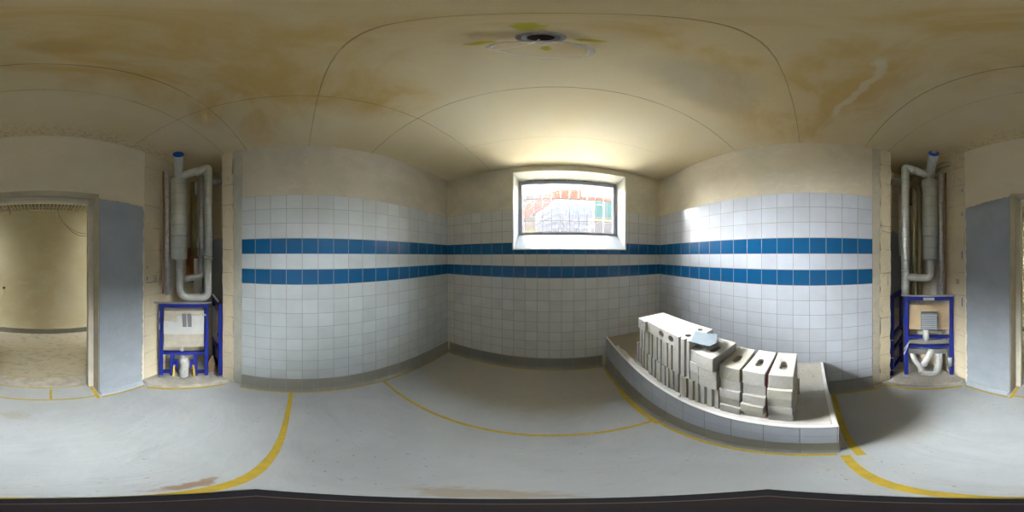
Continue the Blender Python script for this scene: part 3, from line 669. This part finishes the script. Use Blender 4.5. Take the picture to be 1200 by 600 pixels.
# ------------------------------------------------------------------ installation frames
def frame_root(name, px, r): 
    th = R((px - 650) * .3); return empty(name, (r * math.sin(th), r * math.cos(th), LZ), -th)
def channel(m, x0, x1, z0, z1, d=.040):
    """C-profile post or rail seen from the front, hollow towards the wall"""
    m.box(x0, x1, -.002, 0, z0, z1)
    if z1 - z0 > x1 - x0: m.box(x0, x0 + .002, 0, d, z0, z1).box(x1 - .002, x1, 0, d, z0, z1)
    else: m.box(x0, x1, 0, d, z0, z0 + .002).box(x0, x1, 0, d, z1 - .002, z1)
    return m
def post(root, x0, x1, z0, z1, name='post'):
    o = channel(MB(), x0, x1, z0, z1).build(name, 'blue_steel', root, world=False)
    hs_ = MB()
    return o
# --- left: toilet frame
W_, F = .500, frame_root('toilet_installation_frame', 215.4, 1.725)
tag(F, 'blue steel toilet installation frame with cistern in the left shaft', 'installation frame')
TH = 1.066; pw = .040
post(F, -.262, -.262 + pw, .03, TH); post(F, .262 - pw, .262, .03, TH)
for s_ in (-1, 1):
    MB().box(s_ * .242 - .012, s_ * .242 + .012, .006, .032, 0.0, .03).box(s_ * .242 - .03, s_ * .242 + .03, -.02, .05, 0, .005).build('foot', 'zinc', F, world=False)
channel(MB(), -.222, .222, TH - .040, TH).build('crossbar', 'blue_steel', F, world=False)
channel(MB(), -.222, .222, .395, .432).build('crossbar', 'blue_steel', F, world=False)
channel(MB(), -.222, -.105, .075, .108).build('crossbar', 'blue_steel', F, world=False)
channel(MB(), .105, .222, .075, .108).build('crossbar', 'blue_steel', F, world=False)
for s_ in (-1, 1):
    channel(MB(), s_ * .125 - .022, s_ * .125 + .022, .03, .395).build('inner_post', 'blue_steel', F, world=False)
    MB().box(s_ * .085 - .02, s_ * .085 + .02, .0, .03, .17, .30).build('bracket', 'blue_steel', F, world=False)
    rod = MB().tube([(s_ * .098, .02, .26), (s_ * .098 + s_ * .01, -.06, .09)], .006, 10).build('threaded_rod', 'zinc', F, world=False)
    MB().tube([(s_ * .1, .004, .225), (s_ * .108, -.065, .085)], .011, 12).build('yellow_sleeve', 'yellow_pl', rod, world=False)
cis = MB().box(-.215, .215, .010, .125, .50, .985).build('cistern', 'cream_wrap', F, world=False, bevel=.012)
MB().box(-.215, .215, .004, .010, .69, .86).build('insulation_cover', 'white_pl', cis, world=False, bevel=.001)
MB().box(-.075, .215, .002, .010, .80, .93).build('access_cover', 'white_pl', cis, world=False, bevel=.001)
for x_ in (-.012, .042):
    MB().solid([(x_, .79), (x_ + .042, .79), (x_ + .040, .92), (x_ + .034, .955), (x_ - .008, .955)], .001, -.001, fr=lambda a, b, c: (a, c, b)).build('flush_opening_sticker', 'grey_stripe', cis, world=False)
MB().tube([(-.02, .05, .52), (-.02, .05, .40), (-.01, .03, .33)], .022, 16).build('flush_pipe', 'white_pl', F, world=False)
MB().tube([(0, .03, .34), (-.005, .015, .30), (.01, .01, .22), (-.005, .02, .13), (.0, .03, .06), (0, .03, .012)], .05, 18, rr=[.040, .052, .046, .055, .048, .055]).build('wrapped_drain', 'wrap', F, world=False)
for s_, zz in ((-1, .95), (-1, .80)):
    MB().box(-.266, -.256, -.008, -.002, zz - .05, zz + .03).build('clip', 'white_pl', F, world=False)
MB().tube([(.20, .0, .95), (.235, -.008, .93)], .010, 12).build('nozzle', 'white_pl', F, world=False)
MB().box(-.34, .30, .012, .024, TH, TH + .016).build('wall_bracket', 'zinc', F, world=False)
# --- right: washbasin frame
G = frame_root('washbasin_installation_frame', 1088.5, 1.74)
tag(G, 'blue steel washbasin installation frame with grey louvred box, right shaft', 'installation frame')
TH2 = 1.145
post(G, -.263, -.223, .03, TH2); post(G, .223, .263, .03, TH2)
for s_ in (-1, 1):
    MB().box(s_ * .25 - .012, s_ * .25 + .012, .006, .032, 0, .03).box(s_ * .25 - .03, s_ * .25 + .03, -.02, .05, 0, .005).build('foot', 'zinc', G, world=False)
channel(MB(), -.23, .23, TH2 - .040, TH2).build('crossbar', 'blue_steel', G, world=False)
MB().box(-.06, .06, -.006, -.002, TH2 - .036, TH2 - .008).build('product_label', 'white_pl', G, world=False)
mb_ = MB().box(-.222, .222, .028, .046, .735, 1.045).build('mounting_board', 'board', G, world=False, bevel=.002)
lb = MB().box(-.085, .090, -.045, .028, .765, .965).build('louvred_box', 'grey_pl', G, world=False, bevel=.004)
lm = MB()
for k in range(7): lm.box(-.075, .080, -.052, -.045, .78 + k * .026, .792 + k * .026)
lm.build('louvre', 'sheet_grey', lb, world=False)
for zz, mt in ((.63, 'blue_steel'), (.495, 'blue_steel')):
    channel(MB(), -.225, .225, zz, zz + .026).build('crossbar', mt, G, world=False)
MB().box(-.21, .21, .0, .02, .56, .605).build('zinc_rail', 'zinc', G, world=False)
MB().box(-.215, .19, .004, .024, .395, .465).build('zinc_rail', 'zinc', G, world=False)
MB().box(-.12, .14, -.004, .026, .70, .728).build('tap_bracket', 'zinc', G, world=False)
MB().tube([(-.03, -.01, .77), (-.03, -.01, .61)], .034, 18).build('trap_connector', 'white_pl', G, world=False)
MB().tube([(.03, .03, .46), (0, -.01, .36), (-.055, -.02, .25)], .036, 18, fil=.04).build('drain_elbow', 'white_pl', G, world=False)
MB().tube([(-.035, -.018, .285), (-.060, -.022, .235)], .041, 18).build('drain_socket', 'foil', G, world=False)
MB().tube([(.10, .05, .42), (.115, .04, .26), (.09, .04, .06), (.0, .03, .035), (-.10, .03, .06)], .045, 18, fil=.06).build('corrugated_drain', 'wrap', G, world=False)
MB().tube([(-.20, .06, .42), (-.15, .05, .24), (-.09, .04, .16), (-.085, .035, .05)], .034, 16, fil=.06).build('corrugated_hose', 'white_pl', G, world=False)
for x_ in (.235, .262): MB().tube([(x_ - .03, .07, .60), (x_ - .05, .06, .2), (x_ + .01, .05, .012)], .006, 8, fil=.1).build('cable', 'cable_d', G, world=False)
MB().tube([(.222, .0, .34), (.228, -.004, .20)], .028, 14).build('grey_cap', 'grey_pl', G, world=False)
MB().box(-.30, .40, .012, .024, TH2, TH2 + .016).build('wall_bracket', 'zinc', G, world=False)
MB().tube([(-.215, -.01, .56), (-.262, -.03, .40)], .006, 8).build('white_strap', 'white_pl', G, world=False)
MB().tube([(-.20, -.01, .60), (-.265, -.03, .47)], .006, 8).build('white_strap', 'white_pl', G, world=False)

# --- the second frame of each shaft stands end-on behind the wall end
def side_frame(px, r0, r1, px1, hz, label):
    a = gp(px, r0); b = gp(px1, r1); d = (b - a); L = d.length; root = empty('side_installation_frame', (a.x, a.y, LZ), math.atan2(d.y, d.x)); tag(root, label, 'installation frame')
    for x_ in (0, L - .04):
        MB().box(x_, x_ + .04, -.02, .02, .005, hz).build('post', 'blue_steel', root, world=False)
        MB().box(x_ - .01, x_ + .05, -.03, .03, 0, .005).build('foot', 'zinc', root, world=False)
    for zz in (hz - .04, .62, .40, .08): MB().box(.04, L - .04, -.018, .018, zz, zz + .036).build('crossbar', 'blue_steel', root, world=False)
    return root
SF = side_frame(258.6, 1.76, 2.12, 250, 1.06, 'blue installation frame seen end-on beside the left wall end')
MB().box(.08, .30, -.05, .03, .50, .95).build('cistern', 'white_pl', SF, world=False, bevel=.01)
MB().tube([(.02, -.03, .64), (.03, -.05, .54), (.12, -.06, .50)], .034, 14, fil=.04).build('black_elbow', 'black_rub', SF, world=False)
MB().tube([(.0, -.03, .30), (-.02, -.09, .24), (-.01, -.13, .36)], .009, 8, fil=.04).build('white_strap', 'white_pl', SF, world=False)
SG = side_frame(1044.4, 1.76, 2.12, 1056.5, 1.15, 'blue installation frame seen end-on beside the right wall end')
MB().box(.10, .30, -.03, .05, .55, .60).build('zinc_rail', 'zinc', SG, world=False)
MB().tube([(.04, .03, .55), (.14, .05, .70), (.25, .06, .74)], .034, 14, fil=.04).build('drain_elbow', 'zinc', SG, world=False)
for z_ in (.60, .33, .12): MB().tube([(-.01, -.03, z_), (.02, .03, z_ - .02), (.04, .10, z_ - .03)], .006, 8, fil=.03).build('white_strap', 'white_pl', SG, world=False)
m = MB(); a = pt(249, 420, 1.85); m.solid([(-.03, 0), (.055, 0), (.05, .20), (.0, .32), (-.035, .15)], 0, .01, fr=lambda p, q, c: (a.x + p * .5 + c, a.y - p * .8 + c, LZ + q))
tag(m.build('cardboard_offcut', 'brown_bd'), 'brown torn board standing in the gap beside the toilet frame', 'board')

# ------------------------------------------------------------------ ventilation ducts
def duct(px_list, r, name, root, mat='spiro', rad=.045, fil=.10, seg=28):
    pts = [pt(a, b, rr_) for a, b, rr_ in px_list]
    o = MB().tube(pts, rad, seg, fil=fil).build(name, mat, root); return o
def collar(root, px, py, r, rad, h=.02):
    p = pt(px, py, r); MB().tube([p - Vector((0, 0, h / 2)), p + Vector((0, 0, h / 2))], rad, 28).build('coupling_ring', 'galv', root)
# left shaft
r = 1.77
D1 = empty('ventilation_duct', gp(210, r, LZ)); tag(D1, 'galvanised ventilation duct with silencer and U-bend, left shaft', 'ventilation duct')
def neck(px0, px1, r0, r1, py, rad, root):
    e = pt(px1, py, r1); b = gp(px0, r0, e.z - (r0 - r1) * .38); d = (e - b).normalized()
    MB().tube([Vector((b.x, b.y, e.z - .30)), b, e - d * .004], rad, 28, fil=.07).build('neck_pipe', 'galv', root)
    return e, d, MB().tube([e - d * .0035, e + d * .004], rad + .006, 28).build('end_cap', 'blue_cap', root)
neck(209.5, 209, r, 1.52, 181.0, .047, D1)
a_, b_ = pt(209.5, 211, r), pt(209.5, 303, r); b_.x, b_.y = a_.x, a_.y
MB().tube([a_ + Vector((0, 0, .012)), a_, b_, b_ - Vector((0, 0, .010))], .092, 32, rr=[.07, .092, .092, .075]).build('silencer', 'spiro', D1)
mid = a_.copy(); mid.z = pt(209, 278, r).z; MB().tube([mid, mid + Vector((0, 0, .018))], .0945, 32).build('clamp', 'zinc', D1)
duct([(211, 301, r), (211, 322, r), (211, 348.8, r), (243.5, 348.8, r), (243.5, 330, r), (243.5, 300, r)], r, 'u_bend', D1, 'galv', .043, .13)
for py in (303.5, 313.5): collar(D1, 211, py, r, .046)
duct([(244, 300, r), (244, 240, r), (244, 196, r), (236, 199.5, r), (220, 203.5, r), (211, 209, r)], r, 'riser_pipe', D1, 'spiro', .046, .10)
collar(D1, 244, 303, r, .049); collar(D1, 244, 232, r, .048)
p_ = pt(233, 200.6, r); p2 = pt(228, 201.8, r); MB().tube([p_, p2], .050, 24).build('coupling_ring', 'galv', D1)
duct([(247, 212.5, 1.86), (256, 212.5, 1.95), (262, 212.5, 2.0)], r, 'branch_pipe', D1, 'galv', .040, .02)
D2 = empty('ventilation_duct', gp(236, 1.92, LZ)); tag(D2, 'thinner galvanised duct behind the riser, left shaft', 'ventilation duct')
duct([(236.5, 207, 1.90), (236.5, 260, 1.90), (236.5, 300, 1.90)], 1.9, 'riser_pipe', D2, 'spiro', .037, .05)
duct([(236.5, 300, 1.90), (237.5, 324, 1.90), (226, 325, 1.86), (215, 327.5, 1.82)], 1.9, 'tee_bend', D2, 'galv', .038, .07)
collar(D2, 236.5, 301, 1.90, .042); p_ = pt(238, 318, 1.9)
# right shaft
r2 = 1.87
D3 = empty('ventilation_duct', gp(1090, r2, LZ)); tag(D3, 'galvanised ventilation duct with silencer and elbow, right shaft', 'ventilation duct')
e_, d_, cp = neck(1090, 1094.5, r2, 1.58, 179.8, .048, D3)
MB().tube([e_ + d_ * .0045 + Vector((0, 0, .016)), e_ + d_ * .007 + Vector((0, 0, .016))], .024, 9).build('yellow_sticker', 'yellow_pl', cp)
a_, b_ = pt(1090, 213, r2), pt(1090, 303.5, r2); b_.x, b_.y = a_.x, a_.y
MB().tube([a_ + Vector((0, 0, .012)), a_, b_, b_ - Vector((0, 0, .010))], .094, 32, rr=[.07, .094, .094, .075]).build('silencer', 'spiro', D3)
mid = a_.copy(); mid.z = pt(1090, 278, r2).z; MB().tube([mid, mid + Vector((0, 0, .018))], .0965, 32).build('clamp', 'zinc', D3)
duct([(1090, 302, r2), (1090, 312, r2), (1090, 325.5, r2), (1078, 325.5, r2), (1063, 324.5, r2)], r2, 'elbow', D3, 'galv', .044, .10)
collar(D3, 1090, 305, r2, .047)
duct([(1061, 345.0, r2), (1061, 326, r2), (1061, 260, r2), (1061, 196, r2), (1067, 197.5, r2), (1076, 201.5, r2), (1089, 207, r2)], r2, 'riser_pipe', D3, 'spiro', .046, .09)
for py in (305, 317.5): collar(D3, 1061, py, r2, .0485)
p_ = pt(1072.5, 199.9, r2); p2 = pt(1076.5, 201.7, r2); MB().tube([p_, p2], .050, 24).build('coupling_ring', 'galv', D3)
duct([(1057, 213, 1.90), (1050, 213, 1.95), (1038, 213, 2.05)], r2, 'branch_pipe', D3, 'galv', .040, .02)
D4 = empty('ventilation_duct', gp(1056, 1.97, LZ)); tag(D4, 'thin galvanised duct hidden behind the riser, right shaft', 'ventilation duct')
duct([(1055.6, 228, 1.95), (1055.6, 270, 1.95), (1055.6, 300, 1.95)], 1.9, 'riser_pipe', D4, 'spiro', .030, .05)

# ------------------------------------------------------------------ risers of other services
def riser(name, pts, rad, mat, label, cat='pipe', fil=.05):
    o = MB().tube([pt(*p) for p in pts], rad, 16, fil=fil).build(name, mat); tag(o, label, cat); return o
def vr(px, y0, y1, r_): # vertical run
    return [(px, y0, r_), (px, y1, r_)]
riser('foil_wrapped_pipe', [(195.9, 200, 1.785), (195.9, 345.5, 1.785)], .023, 'foil', 'thin foil-wrapped pipe left of the silencer in the left shaft')
riser('brown_pipe', vr(191.3, 201, 344, 1.775), .010, 'copper', 'narrow brown pipe on the masonry left of the foil pipe')
riser('foil_wrapped_pipe', [(1102.9, 204, 1.81), (1102.9, 345.3, 1.81)], .024, 'foil', 'thin foil-wrapped pipe beside the silencer in the right shaft')
riser('brown_pipe', vr(1108.2, 203, 345, 1.79), .011, 'copper', 'narrow brown pipe on the masonry right of the foil pipe')
riser('insulated_pipe', [(1114, 192, 1.70), (1105, 193.2, 1.76), (1099, 196, 1.90), (1098.3, 202, 1.99)], .030, 'tan_pipe', 'tan insulated pipe entering the wall under the ceiling, right shaft')
riser('insulated_pipe', vr(227, 214, 300, 2.08), .040, 'dark_pipe', 'olive insulated pipe at the back of the left shaft')
riser('insulated_pipe', [(1077.5, 350, 2.10), (1077.5, 226, 2.10), (1074, 217, 2.09), (1069, 222, 2.07), (1069, 240, 2.07)], .034, 'dark_pipe', 'olive insulated pipe bent over at the back of the right shaft')
riser('capped_pipe', vr(1070.5, 222, 352, 1.98), .017, 'tan_pipe', 'slim tan pipe with capped top behind the right shaft ducts')
riser('capped_pipe', vr(230, 214, 228, 1.98), .020, 'white_pl', 'short white capped pipe stub high in the left shaft', fil=0)
riser('white_pipe', vr(232.0, 303, 342, 2.0), .050, 'white_pl', 'broad white drain pipe behind the U-bend, left shaft', fil=0)
o = MB().tube([pt(249, 345, 1.78), pt(256, 354, 1.74)], .011, 10).build('metal_strut', 'zinc'); tag(o, 'slanting zinc strut right of the U-bend', 'strut')
for q, (px, y0, y1) in enumerate(((247, 362, 372), (248, 381, 392), (251, 374, 366))):
    pass

# ------------------------------------------------------------------ ceiling outlet, cable coil
ov = empty('ceiling_outlet', (-.025, .296, ZC)); tag(ov, 'round ceiling outlet collar with dark opening among yellow marks', 'outlet')
n = 36; m = MB()
for k in range(n):
    A, B = 2 * PI * k / n, 2 * PI * (k + 1) / n
    for (ra, za, rb, zb) in ((.047, 0, .047, -.006), (.047, -.006, .036, -.010), (.036, -.010, .027, -.006), (.027, -.006, .025, -.0005)):
        m.face([(-.025 + ra * math.cos(A), .296 + ra * math.sin(A), ZC + za), (-.025 + ra * math.cos(B), .296 + ra * math.sin(B), ZC + za),
                (-.025 + rb * math.cos(B), .296 + rb * math.sin(B), ZC + zb), (-.025 + rb * math.cos(A), .296 + rb * math.sin(A), ZC + zb)], True)
m.build('collar', 'collar', ov)
MB().tube([(-.025, .296, ZC - .0005), (-.025, .296, ZC - .002)], .0255, 24).build('opening', 'hole', ov)
m = MB(); rn = random.Random(5)
def cz(px, py, z): # point at height z seen at that direction
    rr_ = (z - H) / math.tan(R((300 - py) * .3)); return gp(px, rr_, z)
ring = [(571, 56), (580, 51.5), (605, 48.6), (634, 48.2), (660, 49), (681, 52.5), (696, 59), (690, 65), (670, 67.5), (640, 67.2), (610, 64.5), (585, 60.5)]
for t in range(4):
    P = [cz(a + (1.3 * t if a < 600 else (-1.6 * t if a > 675 else 0)) + rn.uniform(-.5, .5), b + (t * .3 if a > 600 else 0) + rn.uniform(-.2, .2), ZC - .020 - .005 * t) for a, b in ring]
    # smooth closed loop
    Q = []
    for k in range(len(P)):
        p0, p1, p2, p3 = P[k - 1], P[k], P[(k + 1) % len(P)], P[(k + 2) % len(P)]
        for s_ in range(6):
            f = s_ / 6; Q.append(.5 * ((2 * p1) + (-p0 + p2) * f + (2 * p0 - 5 * p1 + 4 * p2 - p3) * f * f + (-p0 + 3 * p1 - 3 * p2 + p3) * f ** 3))
    Q = Q[:(len(Q) - (0, 20, 30, 26)[t])] + ([Q[0]] if t == 0 else [])
    m.tube(Q, .0033, 8)
m.tube([cz(580, 58.5, ZC - .014), cz(597, 56.5, ZC - .014), cz(615, 53.5, ZC - .013), cz(628, 49.5, ZC - .010), cz(632, 46, ZC - .004)], .0024, 8, fil=.02)
o = m.build('cable_coil', 'cable_w'); tag(o, 'loose loop of white cable hanging from the ceiling outlet', 'cable')

# ------------------------------------------------------------------ corridor bits
cq = lambda px, py, r_: pt(px, py, r_)
m = MB(); pth = [(68.5, 237, 3.05), (67.5, 251, 3.05), (75, 262, 3.1), (86, 273, 3.1), (96, 277, 3.1), (112, 276, 3.1)]
m.tube([pt(*p) for p in pth], .008, 8, fil=.12); m.tube([pt(a, b - 3 if k > 2 else b, c) for k, (a, b, c) in enumerate(pth)], .006, 8, fil=.12)
tag(m.build('hanging_cable', 'cable_d'), 'brown cables sagging from the corridor ceiling', 'cable')
m = MB().tube([pt(8.5, 238, 3.0), pt(11, 247.5, 3.0), pt(12.2, 252, 3.0)], .012, 8); tag(m.build('ceiling_hook', 'cable_d'), 'dark hook hanging from the corridor ceiling slats', 'hook')
wx = pt(4.6, 337.3, 3.0); s0 = empty('wall_socket', (wx.x * 3.22 / 3.0, -3.22, wx.z)); tag(s0, 'black round cable outlet low on the corridor wall', 'outlet')
c0 = Vector((gp(4.6, 1).x / abs(gp(4.6, 1).y) * 3.21, -3.21, H - 3.21 / math.cos(R((4.6 - 50) * .3)) * math.tan(R(37.3 * .3)))); s0.location = (c0.x, -3.22, c0.z)
MB().tube([(c0.x, -3.22, c0.z), (c0.x, -3.195, c0.z)], .028, 16).build('plug', 'black_rub', s0)
MB().tube([(c0.x, -3.20, c0.z), (c0.x - .01, -3.20, c0.z - .1), (c0.x + .05, -3.20, c0.z - .28)], .006, 8, fil=.05).build('cable', 'cable_d', s0)
tag(MB().box(-1.9, -1.2, -2.62, -2.38, 2.565, 2.574).build('ceiling_lamp', 'glow'), 'corridor ceiling lamp beyond the doorway', 'lamp')

# ------------------------------------------------------------------ yellow tape on the floor
def strip(pts, wd, label, z=.0):
    m = MB(); P = [Vector((a, b, 0)) for a, b in pts]; L = []; Rr = []; rn = random.Random(len(label))
    Q = []
    for k in range(len(P) - 1):
        n = max(2, int((P[k + 1] - P[k]).length / .08))
        for q in range(n): Q.append(P[k].lerp(P[k + 1], q / n))
    Q.append(P[-1])
    for k, p in enumerate(Q):
        d = (Q[min(k + 1, len(Q) - 1)] - Q[max(k - 1, 0)]).normalized(); nn = Vector((-d.y, d.x, 0)); j = rn.uniform(-.0015, .0015)
        L.append(p + nn * (wd / 2 + j)); Rr.append(p - nn * (wd / 2 - j))
    m.solid([(p.x, p.y) for p in L] + [(p.x, p.y) for p in reversed(Rr)], z + .0004, z + .0016)
    o = m.build('floor_tape', 'tape'); tag(o, label, 'tape', 'yellow tape strips on the floor'); return o
strip([(-1.49, -.068), (-.80, -.085), (-.40, -.108), (-.18, -.120), (.06, -.125), (.226, -.13), (.585, -.125)], .036, 'yellow tape line crossing the middle of the floor beneath the camera')
strip([(-1.49, .852), (-.13, .832), (.59, .853)], .026, 'yellow tape line crossing the floor in front of the window wall')
strip([(-1.485, -.56), (-1.485, 1.93)], .014, 'narrow yellow tape along the foot of the left tiled wall')
strip([(-1.46, 1.945), (.60, 1.945)], .016, 'yellow tape along the foot of the window wall')
strip([(.600, 1.93), (.604, .80), (.602, -.10)], .022, 'yellow tape along the front foot of the plinth')
strip([(.585, 1.40), (.588, .80)], .030, 'second overlapping yellow tape along the plinth near the window', z=.0014)
strip([(.57, -.185), (.75, -.180), (1.44, -.20)], .040, 'broad yellow tape along the end of the plinth', z=.0014)
strip([(1.44, -.22), (1.435, -.60), (1.455, -.68)], .018, 'short yellow tape beside the right wall skirting')
strip([(1.47, -.71), (1.26, -.905), (1.11, -1.09), (.96, -1.29)], .028, 'yellow tape in front of the right pipe shaft ledge')
strip([(-1.50, -.71), (-1.27, -.935), (-1.09, -1.11), (-.94, -1.27)], .032, 'yellow tape in front of the left pipe shaft ledge')
strip([(.95, -1.315), (.50, -1.315)], .020, 'yellow tape under the grey coat right of the doorway')
strip([(-.95, -1.315), (-.50, -1.315)], .020, 'yellow tape under the grey coat beside the doorway, left shaft side')
strip([(-.462, -1.352), (.462, -1.352)], .018, 'yellow tape across the doorway on the room side')
strip([(-.47, -1.30), (-.466, -1.52)], .030, 'yellow tape along the door reveal nearest the left shaft', z=.0014)
strip([(.47, -1.30), (.466, -1.52)], .030, 'yellow tape along the door reveal nearest the right shaft', z=.0014)
strip([(-.07, -1.365), (-.075, -1.54)], .024, 'short yellow tape stub in the middle of the doorway', z=.0014)
strip([(-.43, -1.575), (.43, -1.575)], .014, 'yellow tape along the room side of the grey threshold')
strip([(-.43, -1.785), (.43, -1.785)], .016, 'yellow tape along the corridor side of the grey threshold')
strip([(-1.6, -2.55), (1.6, -2.60)], .008, 'thin tape seam across the corridor floor')

# ------------------------------------------------------------------ dark base plate under the camera
root = empty('stand_base', (0, 0, 0)); tag(root, 'black pointed base plate with maroon inlay on the floor under the camera', 'base plate')
def lens(Lh, Wh, n=20):
    rad = (Lh * Lh + Wh * Wh) / (2 * Wh); pts = []
    an = math.asin(Lh / rad)
    for k in range(n): t = -an + 2 * an * k / n; pts.append((rad * math.sin(t), rad * math.cos(t) - (rad - Wh)))
    for k in range(n): t = -an + 2 * an * k / n; pts.append((-rad * math.sin(t), -(rad * math.cos(t) - (rad - Wh))))
    rot = -R(75) + PI / 2
    # long axis towards the 75 degree heading
    ax = Vector((math.sin(R(75)), math.cos(R(75)))); ay = Vector((-ax.y, ax.x))
    return [tuple(ax * a + ay * b) for a, b in pts]
MB().solid(lens(.232, .132), .0018, .010).build('plate', 'navy', root, bevel=.002)
MB().solid(lens(.165, .082), .010, .0125).build('silver_inlay', 'silver', root)
MB().solid(lens(.158, .076), .0125, .0145).build('maroon_inlay', 'maroon', root)
MB().solid(lens(.085, .036), .0145, .0165).build('black_centre', 'navy', root)

# ------------------------------------------------------------------ outside the window
gr = empty('window_grille', (.2, 2.50, 1.9)); tag(gr, 'galvanised steel bar grille outside the window', 'grille')
for k in range(12):
    xx = -.60 + k * .138; MB().tube([(xx, 2.50, H + .20), (xx, 2.50, H + 1.35)], .0055, 8).build('vertical_bar', 'bar', gr)
for zz in (H + .545, H + .915): MB().box(-.66, .98, 2.490, 2.510, zz - .005, zz + .005).build('horizontal_bar', 'bar', gr)
struct(box('ground_outside', 'ground_out', -8, 9, 4.5, 8.0, 1.30, 1.42))
def sheet(name, up, lo, y0, mat, label, wav=.05, seed=1):
    """hanging film between an upper and a lower outline"""
    m = MB(); n = 28; rn = random.Random(seed); ph = rn.random() * 6
    def samp(L, f):
        f *= len(L) - 1; i = min(int(f), len(L) - 2); a, b = L[i], L[i + 1]; t = f - i; return (a[0] + (b[0] - a[0]) * t, a[1] + (b[1] - a[1]) * t)
    g_ = []
    for k in range(n + 1):
        u = samp(up, k / n); l = samp(lo, k / n); row = []
        for j in range(7):
            t = j / 6; px = u[0] + (l[0] - u[0]) * t; py = u[1] + (l[1] - u[1]) * t
            th = R((px - 650) * .3); yy = y0 + wav * math.sin(k * .33 + ph + j * .15) * .3; rr_ = yy / math.cos(th)
            row.append((yy * math.tan(th), yy, H + rr_ * math.tan(R((300 - py) * .3))))
        g_.append(row)
    for k in range(n):
        for j in range(6): m.face([g_[k][j], g_[k + 1][j], g_[k + 1][j + 1], g_[k][j + 1]], True)
    o = m.build(name, mat); md = o.modifiers.new('thickness', 'SOLIDIFY'); md.thickness = .002; tag(o, label, 'plastic film'); return o
sheet('plastic_film', [(609, 258), (613, 246), (619, 236), (632, 228), (650, 224.5)], [(611, 262), (618, 253), (627, 251), (636, 246), (650, 234)], 4.86, 'film_pink', 'pink translucent film draped in an arch outside the window', seed=2)
sheet('plastic_film', [(649, 225), (655, 222.5), (668, 222), (682, 222.5)], [(649, 233.5), (656, 232.5), (670, 233), (682, 233.5)], 4.86, 'film_red', 'red and white film band at the top centre outside the window', seed=3)
sheet('plastic_film', [(680, 230), (692, 231), (706, 232), (722, 234)], [(680, 234.5), (692, 235), (706, 236.5), (722, 238.5)], 4.86, 'film_red', 'narrow red film strip running to the right outside the window', .02, seed=4)
sheet('plastic_film', [(628, 251), (640, 243), (652, 234), (680, 235), (697, 236)], [(628, 283), (640, 283), (652, 283), (680, 283), (697, 283)], 4.95, 'film_grey', 'milky hanging film sheet in the middle behind the window grille', .02, seed=5)
sf = empty('scaffold_rail', (.3, 4.90, 1.42)); tag(sf, 'thin scaffold rail carrying plastic film outside the window', 'scaffold')
for x_ in (-1.16, 1.52): MB().tube([(x_, 4.90, 1.42), (x_, 4.90, 3.80)], .024, 12).build('upright', 'bar2', sf)
MB().tube([(-1.16, 4.90, 3.76), (1.52, 4.90, 3.76)], .020, 12).build('rail', 'bar2', sf)
MB().tube([(-1.16, 4.90, 3.30), (1.52, 4.90, 3.30)], .012, 12).build('rail', 'bar2', sf)
bu = empty('outside_building', (0, 7.6, 1.42)); tag(bu, 'pale building facade seen blurred through the window', 'building')
MB().box(-3.2, 4.6, 7.6, 8.0, 1.42, 4.65).build('facade', 'fac', bu)
for k in range(4):
    x0 = -2.6 + k * 1.5
    fwd = MB().box(x0, x0 + 1.2, 7.56, 7.6, 3.55, 4.4).build('facade_window', 'fac_teal', bu)
    MB().box(x0 - .04, x0 + 1.24, 7.54, 7.56, 3.51, 3.55).box(x0 - .04, x0 + 1.24, 7.54, 7.56, 4.4, 4.44).box(x0 - .04, x0, 7.54, 7.56, 3.55, 4.4).box(x0 + 1.2, x0 + 1.24, 7.54, 7.56, 3.55, 4.4).box(x0 + .58, x0 + .62, 7.54, 7.56, 3.55, 4.4).build('window_bars', 'fac_frame', fwd)
MB().tube([(1.25, 7.5, 1.42), (1.25, 7.5, 5.2)], .07, 12).build('downpipe', 'fac_frame', bu)
ye = empty('yellow_skip', (-.95, 5.6, 1.42)); tag(ye, 'yellow skip standing outside, lower left of the window view', 'skip')
MB().solid([(-1.5, 0), (-.50, 0), (-.35, 1.05), (-1.65, 1.05)], 5.3, 5.9, fr=lambda a, b, c: (a, c, 1.42 + b)).build('body', 'yel_out', ye)
MB().box(-1.68, -.32, 5.27, 5.30, 2.40, 2.47).build('rim', 'yel_out', ye)
for k in range(3): MB().box(-1.4 + k * .36, -1.35 + k * .36, 5.26, 5.3, 1.45, 2.40).build('rib', 'yel_out', ye)
yr = empty('yellow_barrier', (1.9, 5.6, 1.42)); tag(yr, 'thin yellow barrier rail outside, right of the window view', 'barrier')
MB().tube([(1.2, 5.6, 2.95), (2.6, 5.6, 2.93)], .025, 10).build('rail', 'yel_out', yr)
for x_ in (1.22, 2.55): MB().tube([(x_, 5.6, 1.42), (x_, 5.6, 2.95)], .022, 10).build('post', 'yel_out', yr)
